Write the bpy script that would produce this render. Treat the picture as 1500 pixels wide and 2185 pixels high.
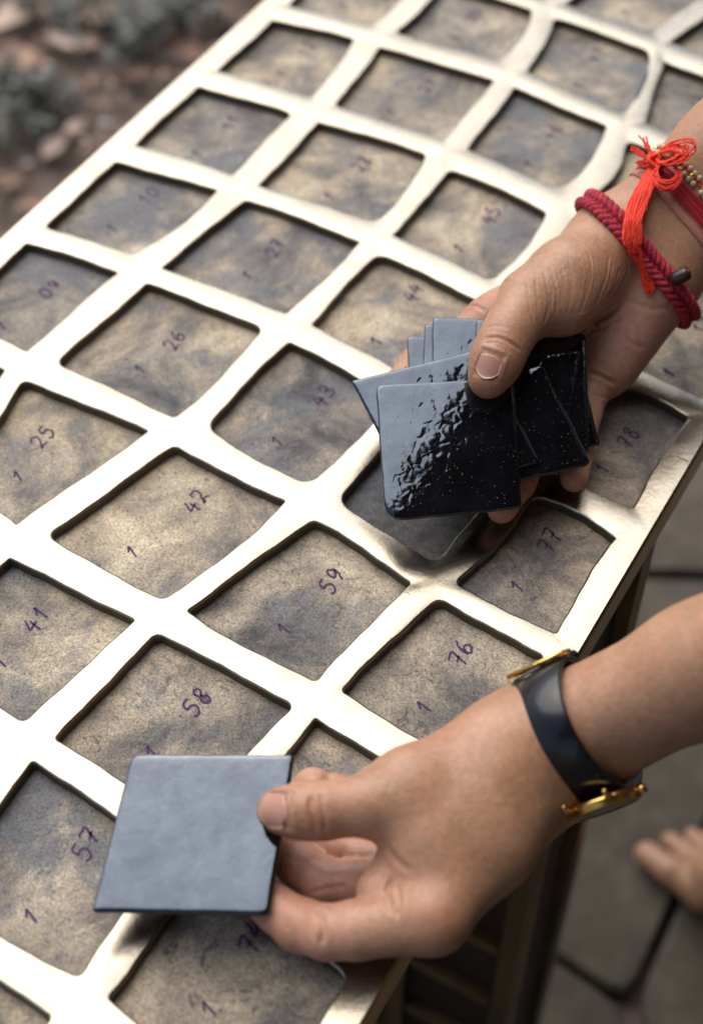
import bpy, bmesh, math, random, os
import numpy as np
from mathutils import Vector, Matrix
random.seed(7); RNG = np.random.default_rng(7)
for o in list(bpy.data.objects): bpy.data.objects.remove(o)
SC = bpy.context.scene
COL = SC.collection
R = math.radians

# ---------------------------------------------------------------- camera, sky, sun, exposure
TZ = 0.74                       # height of the table top above the ground (m)
CAM_H = 0.56                    # camera above the table top
FPX, CXP, CYP = 3320.0, 750.0, 1092.5
PITCH = math.atan(3983 / 3320.0)
_cp, _sp = math.cos(PITCH), math.sin(PITCH)
RIGHT = np.array([1.0, 0, 0]); FWD = np.array([0, _cp, -_sp]); UPV = np.array([0, _sp, _cp])
CAMP = np.array([0, 0, TZ + CAM_H])
cd = bpy.data.cameras.new('camera'); cam = bpy.data.objects.new('camera', cd); COL.objects.link(cam)
cam.location = CAMP; cam.rotation_euler = (math.pi / 2 - PITCH, 0, 0)
cd.sensor_fit = 'VERTICAL'; cd.sensor_height = 36.0; cd.lens = 36.0 * FPX / 2185.0
cd.clip_start = 0.02; cd.clip_end = 400
cd.dof.use_dof = True; cd.dof.focus_distance = 0.68; cd.dof.aperture_fstop = 5.4
SC.camera = cam
SUN_EL, SUN_AZ = R(58), R(-25)          # azimuth clockwise from +Y (away from the camera)
W = bpy.data.worlds.new('World'); SC.world = W; W.use_nodes = True
nt = W.node_tree; bg = nt.nodes['Background']
sky = nt.nodes.new('ShaderNodeTexSky'); sky.sky_type = 'NISHITA'; sky.sun_disc = False
sky.sun_elevation = SUN_EL; sky.sun_rotation = SUN_AZ; sky.dust_density = 4.0; sky.air_density = 1.0; sky.ozone_density = 1.0
nt.links.new(sky.outputs[0], bg.inputs[0]); bg.inputs[1].default_value = 0.07
sl = bpy.data.lights.new('sun', 'SUN'); sl.energy = 1.5; sl.angle = R(78); sl.color = (1.0, 0.98, 0.95)
so = bpy.data.objects.new('sun', sl); COL.objects.link(so)
sd = Vector((math.sin(SUN_AZ) * math.cos(SUN_EL), math.cos(SUN_AZ) * math.cos(SUN_EL), math.sin(SUN_EL)))
so.rotation_euler = sd.to_track_quat('Z', 'Y').to_euler(); so.location = sd * 8
SC.view_settings.view_transform = 'Standard'; SC.view_settings.look = 'None'
SC.view_settings.gamma = 1.0; SC.view_settings.exposure = 1.08
SC.render.engine = 'CYCLES'

def ray(u, v): return FWD + RIGHT * (u - CXP) / FPX - UPV * (v - CYP) / FPX
def at(u, v, z=0.0):            # point at height z above the table top
    d = ray(u, v); return CAMP + d * ((z - CAM_H) / d[2])

# ---------------------------------------------------------------- helpers
def new_obj(name, me, mat=None, parent=None, smooth=True):
    o = bpy.data.objects.new(name, me); COL.objects.link(o)
    if mat is not None and len(me.materials) == 0:
        me.materials.append(mat)
    if parent is not None: o.parent = parent
    if smooth: me.shade_smooth()
    return o
def mesh(name, V, F, smooth=True):
    me = bpy.data.meshes.new(name); me.from_pydata([tuple(map(float, v)) for v in V], [], [tuple(map(int, f)) for f in F]); me.update()
    if smooth: me.shade_smooth()
    return me
def mesh_np(name, V, Q):
    me = bpy.data.meshes.new(name)
    me.vertices.add(len(V)); me.vertices.foreach_set('co', np.ascontiguousarray(V, np.float32).ravel())
    k = Q.shape[1]; n = len(Q)
    me.loops.add(n * k); me.loops.foreach_set('vertex_index', np.ascontiguousarray(Q, np.int32).ravel())
    me.polygons.add(n); me.polygons.foreach_set('loop_start', np.arange(0, n * k, k, dtype=np.int32))
    me.update(calc_edges=True); me.shade_smooth()
    return me
def empty(name, loc=(0, 0, 0)):
    o = bpy.data.objects.new(name, None); COL.objects.link(o); o.location = loc; o.empty_display_size = 0.05
    return o
def tag(o, label=None, cat=None, group=None, kind=None):
    if label: o['label'] = label
    if cat: o['category'] = cat
    if group: o['group'] = group
    if kind: o['kind'] = kind
    return o
class MB:
    def __init__(s): s.V = []; s.F = []
    def add(s, V, F):
        b = len(s.V); s.V += [tuple(v) for v in V]; s.F += [tuple(i + b for i in f) for f in F]
    def frustum(s, c0, c1):      # two quads joined
        s.add(list(c0) + list(c1), [(3, 2, 1, 0), (4, 5, 6, 7)] + [(i, (i + 1) % 4, 4 + (i + 1) % 4, 4 + i) for i in range(4)])
    def box(s, o, ax, ay, az):   # corner o and three edge vectors
        o, ax, ay, az = map(np.array, (o, ax, ay, az))
        s.frustum([o, o + ax, o + ax + ay, o + ay], [o + az, o + ax + az, o + ax + ay + az, o + ay + az])
    def tube(s, P, r, n=8, closed=False, cap=True):
        P = np.array(P, float); m = len(P); r = np.broadcast_to(np.array(r, float), (m,))
        T = np.zeros_like(P)
        for i in range(m):
            a = P[(i - 1) % m] if (closed or i > 0) else P[i]; b = P[(i + 1) % m] if (closed or i < m - 1) else P[i]
            T[i] = (b - a) / (np.linalg.norm(b - a) + 1e-12)
        ref = np.array([0.31, 0.22, 0.93]); N = np.cross(T[0], ref)
        if np.linalg.norm(N) < 1e-3: N = np.cross(T[0], [1, 0, 0])
        b0 = len(s.V); N = N / np.linalg.norm(N)
        for i in range(m):
            N = N - T[i] * (N @ T[i]); N /= np.linalg.norm(N) + 1e-12; B = np.cross(T[i], N)
            for k in range(n):
                t = 2 * math.pi * k / n
                s.V.append(tuple(P[i] + r[i] * (math.cos(t) * N + math.sin(t) * B)))
        for i in range(m if closed else m - 1):
            j = (i + 1) % m
            for k in range(n):
                s.F.append((b0 + i * n + k, b0 + i * n + (k + 1) % n, b0 + j * n + (k + 1) % n, b0 + j * n + k))
        if cap and not closed:
            s.F.append(tuple(b0 + k for k in range(n))[::-1]); s.F.append(tuple(b0 + (m - 1) * n + k for k in range(n)))
    def build(s, name, mat, parent=None, smooth=True):
        return new_obj(name, mesh(name, s.V, s.F, smooth), mat, parent, smooth)

# ---- materials
def mat_new(name):
    m = bpy.data.materials.new(name); m.use_nodes = True
    n = m.node_tree; b = n.nodes['Principled BSDF']
    return m, n, b
def node(n, t, **kw):
    x = n.nodes.new(t)
    for k, v in kw.items():
        if k.startswith('i_'):
            key = k[2:]; key = int(key) if key.isdigit() else key.replace('_', ' ')
            x.inputs[key].default_value = v
        else: setattr(x, k, v)
    return x
def ramp(n, stops, fac=None, interp='LINEAR'):
    r = n.nodes.new('ShaderNodeValToRGB'); cr = r.color_ramp; cr.interpolation = interp
    while len(cr.elements) < len(stops): cr.elements.new(0.5)
    for e, (p, c) in zip(cr.elements, stops):
        e.position = p; e.color = (*c, 1) if len(c) == 3 else c
    if fac is not None: n.links.new(fac, r.inputs[0])
    return r
def mix(n, fac, a, b, mode='MIX'):
    m = n.nodes.new('ShaderNodeMix'); m.data_type = 'RGBA'; m.blend_type = mode
    for s, v in ((0, fac), (6, a), (7, b)):
        if hasattr(v, 'links') or hasattr(v, 'is_output'): n.links.new(v, m.inputs[s])
        elif isinstance(v, (int, float)): m.inputs[s].default_value = v
        else: m.inputs[s].default_value = (*v, 1)
    return m.outputs[2]
def noise(n, scale, detail=4, rough=0.55, vec=None, dist=0.0):
    x = node(n, 'ShaderNodeTexNoise', i_Scale=scale, i_Detail=detail, i_Roughness=rough, i_Distortion=dist)
    if vec is not None: n.links.new(vec, x.inputs['Vector'])
    return x
def bump(n, b, h, strength, dist, prev=None):
    x = node(n, 'ShaderNodeBump', i_Strength=strength, i_Distance=dist)
    n.links.new(h, x.inputs['Height'])
    if prev is not None: n.links.new(prev, x.inputs['Normal'])
    n.links.new(x.outputs[0], b.inputs['Normal']); return x.outputs[0]
def simple(name, col, rough=0.5, metal=0.0, bscale=None, bstr=0.2, bdist=0.001, var=0.0, ior=None):
    m, n, b = mat_new(name)
    b.inputs['Base Color'].default_value = (*col, 1); b.inputs['Roughness'].default_value = rough; b.inputs['Metallic'].default_value = metal
    if ior: b.inputs['IOR'].default_value = ior
    if bscale:
        tc = node(n, 'ShaderNodeTexCoord').outputs['Object']; x = noise(n, bscale, 4, 0.6, tc); bump(n, b, x.outputs[0], bstr, bdist)
        if var:
            y = noise(n, bscale * 0.35, 4, 0.6, tc)
            c0 = tuple(c * (1 - var) for c in col); c1 = tuple(min(1, c * (1 + var)) for c in col)
            rr = ramp(n, [(0.3, c0), (0.7, c1)], y.outputs[0]); n.links.new(rr.outputs[0], b.inputs['Base Color'])
    return m

def make_brass():
    m, n, b = mat_new('polished_brass'); tc = node(n, 'ShaderNodeTexCoord').outputs['Object']
    b.inputs['Metallic'].default_value = 1.0
    c = noise(n, 22, 5, 0.6, tc, 0.6); cr = ramp(n, [(0.28, (0.285, 0.250, 0.192)), (0.5, (0.345, 0.312, 0.256)), (0.75, (0.310, 0.275, 0.215))], c.outputs[0])
    d = noise(n, 90, 4, 0.7, tc); sp = ramp(n, [(0.66, (0, 0, 0)), (0.74, (1, 1, 1))], d.outputs[0])
    n.links.new(mix(n, sp.outputs[0], cr.outputs[0], mix(n, 0.7, cr.outputs[0], (0.29, 0.255, 0.20))), b.inputs['Base Color'])
    r = noise(n, 35, 5, 0.65, tc, 0.3); rr = ramp(n, [(0.3, (0.18,) * 3), (0.7, (0.34,) * 3)], r.outputs[0]); n.links.new(rr.outputs[0], b.inputs['Roughness'])
    w = noise(n, 40, 2, 0.5, tc); p = bump(n, b, w.outputs[0], 0.3, 0.0012)
    f = noise(n, 420, 5, 0.75, tc); bump(n, b, f.outputs[0], 0.22, 0.0006, p)
    return m
def make_patina(name, ofs, stain, blue):
    m, n, b = mat_new(name); tc = node(n, 'ShaderNodeTexCoord').outputs['Object']
    oi = node(n, 'ShaderNodeObjectInfo'); sc = node(n, 'ShaderNodeVectorMath', operation='SCALE'); sc.inputs[3].default_value = 37.0
    cmb = node(n, 'ShaderNodeCombineXYZ'); n.links.new(oi.outputs['Random'], cmb.inputs[0]); n.links.new(oi.outputs['Random'], cmb.inputs[1])
    n.links.new(cmb.outputs[0], sc.inputs[0]); ad = node(n, 'ShaderNodeVectorMath', operation='ADD'); n.links.new(tc, ad.inputs[0]); n.links.new(sc.outputs[0], ad.inputs[1])
    v = ad.outputs[0]
    a = noise(n, 20, 7, 0.66, v, 0.5)
    base = ramp(n, [(0.32 + ofs, (0.075, 0.071, 0.070)), (0.43 + ofs, (0.20, 0.176, 0.150)), (0.52 + ofs, (0.37, 0.308, 0.228)), (0.66 + ofs, (0.60, 0.51, 0.375))], a.outputs[0])
    bl = noise(n, 26, 6, 0.65, v, 0.3); blf = ramp(n, [(0.60 - blue, (0, 0, 0)), (0.72 - blue, (0.85,) * 3)], bl.outputs[0])
    c1 = mix(n, blf.outputs[0], base.outputs[0], (0.17, 0.172, 0.182))
    g = noise(n, 900, 5, 0.85, v); gf = ramp(n, [(0.36, (0.30,) * 3), (0.50, (1,) * 3), (0.66, (1.75,) * 3)], g.outputs[0])
    c2 = mix(n, 0.85, c1, gf.outputs[0], 'MULTIPLY')
    s = noise(n, 95, 9, 0.82, v, 0.9); sf = ramp(n, [(0.66 - stain, (0, 0, 0)), (0.73 - stain, (0.8,) * 3)], s.outputs[0])
    c3 = mix(n, sf.outputs[0], c2, (0.045, 0.043, 0.046))
    pt = noise(n, 330, 4, 0.7, v); pf = ramp(n, [(0.30, (0.25,) * 3), (0.40, (1,) * 3)], pt.outputs[0]); c3 = mix(n, 0.9, c3, pf.outputs[0], 'MULTIPLY')
    st = noise(n, 3.2, 6, 0.7, v, 1.2); tf = ramp(n, [(0.40, (0.72, 0.75, 0.80)), (0.5, (1,) * 3), (0.62, (1.18, 1.12, 1.0))], st.outputs[0]); c3 = mix(n, 1.0, c3, tf.outputs[0], 'MULTIPLY')
    n.links.new(c3, b.inputs['Base Color'])
    mr_ = ramp(n, [(0.54, (0.12,) * 3), (0.66, (0.9,) * 3)], g.outputs[0]); n.links.new(mr_.outputs[0], b.inputs['Metallic'])
    rr = ramp(n, [(0.3, (0.38,) * 3), (0.7, (0.6,) * 3)], bl.outputs[0]); n.links.new(rr.outputs[0], b.inputs['Roughness'])
    p = bump(n, b, g.outputs[0], 0.8, 0.0008); q = noise(n, 180, 4, 0.65, v); p = bump(n, b, q.outputs[0], 0.6, 0.0018, p)
    bump(n, b, noise(n, 30, 2, 0.5, v).outputs[0], 0.4, 0.006, p)
    return m
BRASS = make_brass(); PATINAS = [make_patina('patinated_brass_tan', -.01, .06, .08), make_patina('patinated_brass_brown', .03, .10, .06), make_patina('patinated_brass_blue_grey', .02, .05, .14), make_patina('patinated_brass_dark', .10, .08, .12)]
DARKCELL = {(9, 2): 3, (10, 0): 2, (8, 2): 0, (9, 1): 0, (8, 3): 1, (7, 3): 1, (8, 1): 0, (13, 2): 2, (6, 4): 1, (10, 4): 1, (9, 4): 1, (8, 4): 1, (11, 2): 0, (9, 3): 3}
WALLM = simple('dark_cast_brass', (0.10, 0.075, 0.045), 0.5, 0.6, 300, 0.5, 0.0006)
INK = simple('purple_marker_ink', (0.075, 0.045, 0.098), 0.9)
INK.node_tree.nodes['Principled BSDF'].inputs['Specular IOR Level'].default_value = 0.15
AGED = simple('aged_dark_brass', (0.21, 0.155, 0.085), 0.38, 0.85, 60, 0.3, 0.002, 0.25)
DARKPANEL = simple('dark_brown_panel', (0.030, 0.016, 0.011), 0.55, 0.2, 120, 0.3, 0.001, 0.4)
#SECTION TABLE
# ---------------------------------------------------------------- table coordinates
YAW = math.atan2(3006, math.hypot(3320, 3983))
AL = np.array([math.sin(YAW), math.cos(YAW), 0]); AC = np.array([math.cos(YAW), -math.sin(YAW), 0])
def tbl(ac, al, z=0.0): return AC * ac + AL * al + np.array([0, 0, TZ + z])
def tac(u, v):
    X = at(u, v); return (float(X @ AC), float(X @ AL))
# corners of the recesses that can be read off: top, right, bottom, left corner of each (row, column)
SEEN = {
(12,0):((583,42),(757,82),(665,207),(465,150)), (11,0):((425,184),(624,240),(497,371),(290,308)),
(10,0):((250,344),(465,405),(287,541),(97,483)), (9,0):((60,518),(252,580),(60,747),None),
(13,0):(None,None,(795,51),(617,10)), (13,1):(None,(1132,18),(1060,127),(845,68)),
(12,1):((812,100),(1052,170),(945,297),(715,225)), (11,1):((683,260),(908,327),(800,473),(555,395)),
(10,1):((525,425),(768,515),(612,667),(348,570)), (9,1):((315,605),(560,700),(374,889),(122,773)),
(8,1):((50,812),(316,920),(35,1117),None), (12,2):((1100,187),(1293,267),(1195,402),(999,318)),
(13,2):((1185,38),(1382,107),(1327,238),(1126,152)), (14,2):(None,None,(1387,67),None),
(11,2):((960,359),(1168,452),(1050,597),(840,500)), (10,2):((808,540),(1018,640),None,(667,692)),
(9,2):((619,730),None,(655,1032),(442,912)), (8,2):((375,950),(609,1067),(350,1277),(105,1142)),
(7,2):((22,1192),(289,1323),(53,1540),None), (9,3):(None,None,(930,1200),(722,1065)),
(8,3):((669,1108),(878,1245),(676,1452),(402,1303)), (7,3):((340,1351),(626,1503),None,(121,1577)),
(6,3):((73,1625),None,(170,2086),None), (5,3):(None,(109,2167),None,None), (12,3):((1338,298),None,None,None),
(13,3):((1418,132),None,None,(1377,260)), (14,3):(None,None,None,(1432,90)),
(8,4):((938,1275),(1158,1398),None,(730,1475)), (9,4):((1143,1053),(1312,1145),(1185,1352),(970,1245)),
(10,4):((1312,822),(1467,890),(1347,1085),None), (11,4):(None,None,(1495,850),None),
(7,4):((674,1533),None,None,None), (6,4):(None,None,None,(235,2127)),
}
U = CAM_H                        # table units below are in camera heights
AC0, AC1 = -0.890 * U, -0.1945 * U
NR, NC = 17, 5
CELL = {}
KOFF = {0: (1, -1), 1: (-1, -1), 2: (-1, 1), 3: (1, 1)}          # where each corner lies from its lattice node (across, along)
def node_of(r, c, k): return (r if k in (0, 1) else r - 1, c + 1 if k in (1, 2) else c)
def def_node(i, j):
    x = (-.880, -.7385, -.584, -.4415, -.3175, -.203)[j] + (.004 * math.sin(i * 1.3 + j) if 0 < j < NC else 0)
    if i <= 6: x -= (0, .05, .075, .07, .04, 0)[j]
    return np.array([x, .7235 + .1525 * (i - 8) + (0, .002, .003, -.006, -.022, -.034)[j]]) * U
BW = .0155 * U
est = {}
for (r, c), s in SEEN.items():
    for k in range(4):
        if s[k] is not None:
            off = np.array(KOFF[k]) * BW
            if c == 0 and k in (0, 3): off[0] = .0155 * U
            est.setdefault(node_of(r, c, k), []).append(np.array(tac(*s[k])) - off)
def node_est(n): return np.mean(est[n], 0) if n in est else def_node(*n)
for r in range(1, NR + 1):
    for c in range(NC):
        s = SEEN.get((r, c), (None,) * 4); q = []
        for k in range(4):
            if s[k] is not None: q.append(np.array(tac(*s[k])))
            else: q.append(node_est(node_of(r, c, k)) + np.array(KOFF[k]) * BW)
        CELL[r, c] = q
AL0 = min(CELL[1, c][2][1] for c in range(NC)) - 0.017; AL1 = max(CELL[NR, c][0][1] for c in range(NC)) + 0.017
NODE = {}
for i in range(NR + 1):          # node line i lies between row i and row i+1
    for j in range(NC + 1):
        q = []
        for (rr, cc, k) in ((i, j - 1, 1), (i, j, 0), (i + 1, j - 1, 2), (i + 1, j, 3)):
            if (rr, cc) in CELL: q.append(CELL[rr, cc][k])
        p = np.mean(q, 0)
        if j == 0: p[0] = AC0
        if j == NC: p[0] = AC1
        if i == 0: p[1] = AL0
        if i == NR: p[1] = AL1
        NODE[i, j] = p
BULGE = {(12,2):(0,0,.010,0), (13,2):(-.004,.003,.012,0), (11,1):(0,.002,.008,0), (13,1):(-.004,0,.012,0), (10,0):(0,0,.007,0), (11,2):(-.003,.003,.006,0),
         (9,2):(.003,.002,.006,.003), (12,3):(-.012,0,0,0), (10,4):(.002,.008,-.002,0), (9,4):(-.006,.004,-.003,0), (8,4):(.002,-.002,.004,0), (8,2):(0,-.004,.006,.003),
         (8,3):(.0,.003,-.003,.004), (9,1):(0,.002,.005,0), (10,1):(0,.002,.002,0)}
ROUND = {(12,2):(.5,.4,3.2,.3),(13,2):(2.2,1.6,1.2,.3),(11,2):(3,1.6,2,.3),(9,2):(.8,1.5,3,3.2),(9,1):(.6,2,.8,2.2),(10,2):(3.4,1,1,.6),(11,0):(.6,2.4,.5,.4),(12,3):(3.5,1,1,1),
         (8,2):(1.6,.5,1.4,1.8),(8,3):(1.8,.8,1.0,.5),(8,4):(2.4,.7,1,1),(9,4):(3.2,.5,1,2),(9,3):(1,1,2.6,3),(11,1):(.6,1.2,2.6,.4),(10,1):(1.8,.6,.5,.4),(6,3):(.6,1,1.6,1),(10,4):(2,.5,.8,1)}
NS, NK = 12, 5
def outline(r, c):
    P = CELL[r, c]; rg = random.Random(r * 31 + c)
    bl = BULGE.get((r, c), tuple(rg.uniform(-.0018, .0028) for _ in range(4))); ro = ROUND.get((r, c), tuple(rg.choice((.3, .5, .8, 1.6)) for _ in range(4)))
    cen = np.mean(P, 0); order = [3, 0, 1, 2]      # sides: L-T, T-R, R-B, B-L
    pts = []; w1 = [rg.uniform(-1, 1) for _ in range(8)]
    for s in range(4):
        a, b = P[order[s]], P[order[(s + 1) % 4]]; L = np.linalg.norm(b - a); d = (b - a) / L
        nrm = np.array([-d[1], d[0]]); 
        if nrm @ ((a + b) / 2 - cen) < 0: nrm = -nrm
        ra, rb = ro[order[s]] * .0023, ro[order[(s + 1) % 4]] * .0023
        side = []
        for q in range(NS):
            t = (ra + (L - ra - rb) * q / (NS - 1)) / L
            wob = .0004 * math.sin(t * 7 + 3 * w1[s]) + .0002 * math.sin(t * 23 + 5 * w1[s + 4])
            side.append(a + d * t * L + nrm * (bl[s] * U * 4 * t * (1 - t) * .8 + wob))
        pts.append((side, b))
    out = []; tag_ = []
    for s in range(4):
        side, corner = pts[s]; nx = pts[(s + 1) % 4][0][0]
        for q, p in enumerate(side): out.append(p); tag_.append((s, q / (NS - 1)))
        for q in range(1, NK + 1):
            t = q / (NK + 1); out.append((1 - t) ** 2 * side[-1] + 2 * t * (1 - t) * corner + t * t * nx); tag_.append((s, 1 + t))
    return out, tag_
FLOOR_Z = -0.0058
table = empty('brass_table', (*(AC * (AC0 + AC1) / 2 + AL * (AL0 + AL1) / 2)[:2], 0))
tag(table, 'long cast brass table whose top is a wavy lattice of numbered square recesses', 'table')
TI = np.array([-table.location.x, -table.location.y, 0])
def build_lattice():
    V = []; F = []
    for (r, c) in CELL:
        o, tg = outline(r, c); N = len(o)
        quad = [NODE[r - 1, c], NODE[r, c], NODE[r, c + 1], NODE[r - 1, c + 1]]     # L, T, R, B nodes
        outer = []
        for s, t in tg:
            a, b, b2 = quad[s], quad[(s + 1) % 4], quad[(s + 2) % 4]
            if t <= 1: outer.append(a + (b - a) * (.06 + .88 * t))
            else:
                q = t - 1
                outer.append(a + (b - a) * (.94 + .12 * q) if q < .5 else b + (b2 - b) * (.12 * (q - .5))) 
        # exact node at the middle corner sample
        for i, (s, t) in enumerate(tg):
            if abs(t - 1.5) < 1e-6: outer[i] = quad[(s + 1) % 4]
        cen = np.mean(o, 0); b0 = len(V)
        def ring(pts, z): V.extend(tbl(p[0], p[1], z) + TI for p in pts)
        grow = []
        for i, p in enumerate(o):
            e = o[(i + 1) % N] - o[i - 1]; nn = np.array([-e[1], e[0]]); nn /= np.linalg.norm(nn) + 1e-9
            if nn @ (p - cen) < 0: nn = -nn
            grow.append(nn)
        ring(outer, 0); ring([p + g * .0012 for p, g in zip(o, grow)], 0); ring([p + g * .00035 for p, g in zip(o, grow)], -.00025); ring(o, -.0008); ring(o, FLOOR_Z - .001)
        for k in range(4):
            for i in range(N):
                j = (i + 1) % N; F.append((b0 + k * N + i, b0 + (k + 1) * N + i, b0 + (k + 1) * N + j, b0 + k * N + j))
    me = mesh('lattice_top', V, F)
    me.materials.append(BRASS); me.materials.append(WALLM)
    n = 4 * (NS + NK)
    mi = np.zeros(len(F), np.int32); mi.reshape(-1, 4 * n)[:, 3 * n:] = 1
    me.polygons.foreach_set('material_index', mi)
    bm = bmesh.new(); bm.from_mesh(me); bmesh.ops.remove_doubles(bm, verts=bm.verts, dist=1e-5); bmesh.ops.recalc_face_normals(bm, faces=bm.faces)
    up = sum(f.normal.z for f in bm.faces)
    if up < 0: bmesh.ops.reverse_faces(bm, faces=bm.faces)
    bm.to_mesh(me); bm.free(); me.shade_smooth(); me.set_sharp_from_angle(angle=R(50))
    return new_obj('lattice_top', me, None, table)
build_lattice()
# rim of the top (apron) and underside
def rim():
    mb = MB(); h = 0.020; i = .004
    cs = [(AC0, AL0), (AC1, AL0), (AC1, AL1), (AC0, AL1)]; ci = [(AC0 + i, AL0 + i), (AC1 - i, AL0 + i), (AC1 - i, AL1 - i), (AC0 + i, AL1 - i)]
    rings = [[tbl(a, b, -.0000) + TI for a, b in cs], [tbl(a + (.0012 if a > -.3 else -.0012), b, -.0014) + TI for a, b in cs], [tbl(a + (.0012 if a > -.3 else -.0012), b, -h) + TI for a, b in cs], [tbl(a, b, -h - .001) + TI for a, b in ci]]
    V = [p for rr in rings for p in rr]; F = []
    for k in range(3):
        for q in range(4): F.append((k * 4 + q, k * 4 + (q + 1) % 4, k * 4 + 4 + (q + 1) % 4, k * 4 + 4 + q))
    F.append((12, 13, 14, 15))
    o = new_obj('rim', mesh('rim', V, F, False), simple('golden_brass_edge', (0.50, 0.35, 0.17), 0.3, 1.0, 150, .3, .001, .25), table, False)
    mb = MB(); p0, p1 = at(1429, 966, .00012) - np.array([0, 0, 0]), at(1468, 985, .00012); d = (p1 - p0) / np.linalg.norm(p1 - p0); nn = np.array([-d[1], d[0], 0]) * .0005
    mb.add([p0 + nn + TI, p1 + nn + TI, p1 - nn + TI, p0 - nn + TI], [(3, 2, 1, 0)]); mb.build('seam', simple('solder', (0.30, 0.25, 0.17), .6, .8), table, False)
rim()
# recess floors and the marker numbers written on them
DIG = {'0': [[(.5,1),(.2,.85),(.1,.5),(.2,.12),(.5,0),(.8,.15),(.9,.5),(.8,.85),(.5,1)]],
 '1': [[(.15,.62),(.35,.8),(.55,1),(.52,.5),(.5,0)]],
 '2': [[(.12,.75),(.25,.95),(.55,1),(.8,.82),(.75,.55),(.4,.25),(.1,.02),(.45,.1),(.92,.02)]],
 '3': [[(.15,.9),(.5,1),(.82,.82),(.7,.6),(.4,.53),(.75,.45),(.88,.22),(.6,.0),(.12,.08)]],
 '4': [[(.5,1),(.25,.65),(.08,.4),(.5,.42),(.95,.45)],[(.68,.75),(.62,.4),(.58,-.05)]],
 '5': [[(.85,1),(.3,.96),(.22,.6),(.55,.62),(.85,.4),(.7,.08),(.4,-.02),(.1,.1)]],
 '6': [[(.75,1),(.35,.75),(.12,.35),(.25,.05),(.6,0),(.85,.22),(.7,.45),(.4,.45),(.18,.25)]],
 '7': [[(.1,.92),(.5,.98),(.88,.95),(.65,.5),(.45,0)],[(.28,.5),(.55,.52),(.85,.55)]],
 '8': [[(.8,.85),(.5,1),(.22,.82),(.4,.58),(.75,.35),(.75,.1),(.45,0),(.18,.15),(.3,.42),(.65,.62),(.8,.85)]],
 '9': [[(.85,.8),(.55,1),(.2,.82),(.28,.55),(.6,.5),(.85,.8),(.78,.4),(.5,0)]]}
def smooth_line(P, m=4):
    P = [np.array(p, float) for p in P]; out = []
    for i in range(len(P) - 1):
        p0 = P[max(i - 1, 0)]; p1 = P[i]; p2 = P[i + 1]; p3 = P[min(i + 2, len(P) - 1)]
        for q in range(m):
            t = q / m; out.append(.5 * ((2 * p1) + (p2 - p0) * t + (2 * p0 - 5 * p1 + 4 * p2 - p3) * t * t + (3 * p1 - p0 - 3 * p2 + p3) * t ** 3))
    out.append(P[-1]); return out
def ribbon(mb, L, w, z, rg):
    n = len(L); a = []
    for i in range(n):
        d = L[min(i + 1, n - 1)] - L[max(i - 1, 0)]; d /= np.linalg.norm(d) + 1e-9; nn = np.array([-d[1], d[0]])
        ww = w * rg.uniform(.8, 1.15) * (.7 if i in (0, n - 1) else 1)
        a += [L[i] + nn * ww / 2, L[i] - nn * ww / 2]
    mb.add([tbl(p[0], p[1], z) + TI for p in a], [(2 * i, 2 * i + 1, 2 * i + 3, 2 * i + 2) for i in range(n - 1)])
def write(txt, cen, size, ang, parent, rg, sub=0.0):
    # the writing reads along the table: baseline along AL, upright towards -AC
    mb = MB(); adv = .95; wtot = adv * (len(txt) - 1) + .8
    ca, sa = math.cos(ang), math.sin(ang)
    for k, ch in enumerate(txt):
        for st in DIG[ch]:
            L = []
            for p in smooth_line(st):
                x = (p[0] * .8 + k * adv - wtot / 2) * size * .9 + rg.uniform(-.01, .01) * size; y = (p[1] - .5 + .12 * k * rg.uniform(-.5, 1)) * size
                x += y * .12
                xr, yr = x * ca - y * sa, x * sa + y * ca
                L.append(np.array([cen[0] - yr, cen[1] + xr]))
            ribbon(mb, L, .00102, FLOOR_Z + .00022, rg)
    mb.build('ink_number', INK, parent, False)
NUMPOS = {(8,2):((418,1070),(283,1178)), (7,2):((80,1322),None), (8,3):((708,1240),(607,1342)), (7,3):((420,1498),None), (6,3):((185,1802),(68,1955)),
          (6,4):((540,2000),(447,2153)), (8,4):((983,1394),(905,1508)), (9,4):((1172,1155),(1103,1252)), (10,4):((1340,935),(1285,1000)), (11,4):((1487,690),(1427,795)),
          (9,2):((690,845),(592,942)), (9,1):((372,727),(300,788)), (8,1):((92,933),None), (10,2):((882,625),(803,728)), (10,1):((588,530),None),
          (11,2):((1047,460),(978,530)), (9,0):((107,617),(5,695)), (10,0):((318,418),(240,487)), (11,1):((772,350),(703,420)), (12,1):((912,183),(835,240)),
          (11,0):((495,262),(420,328)), (12,0):((655,105),(602,158)), (12,2):((1178,282),(1130,352)), (13,2):((1272,118),(1235,183)), (13,1):((1010,35),None)}
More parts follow.
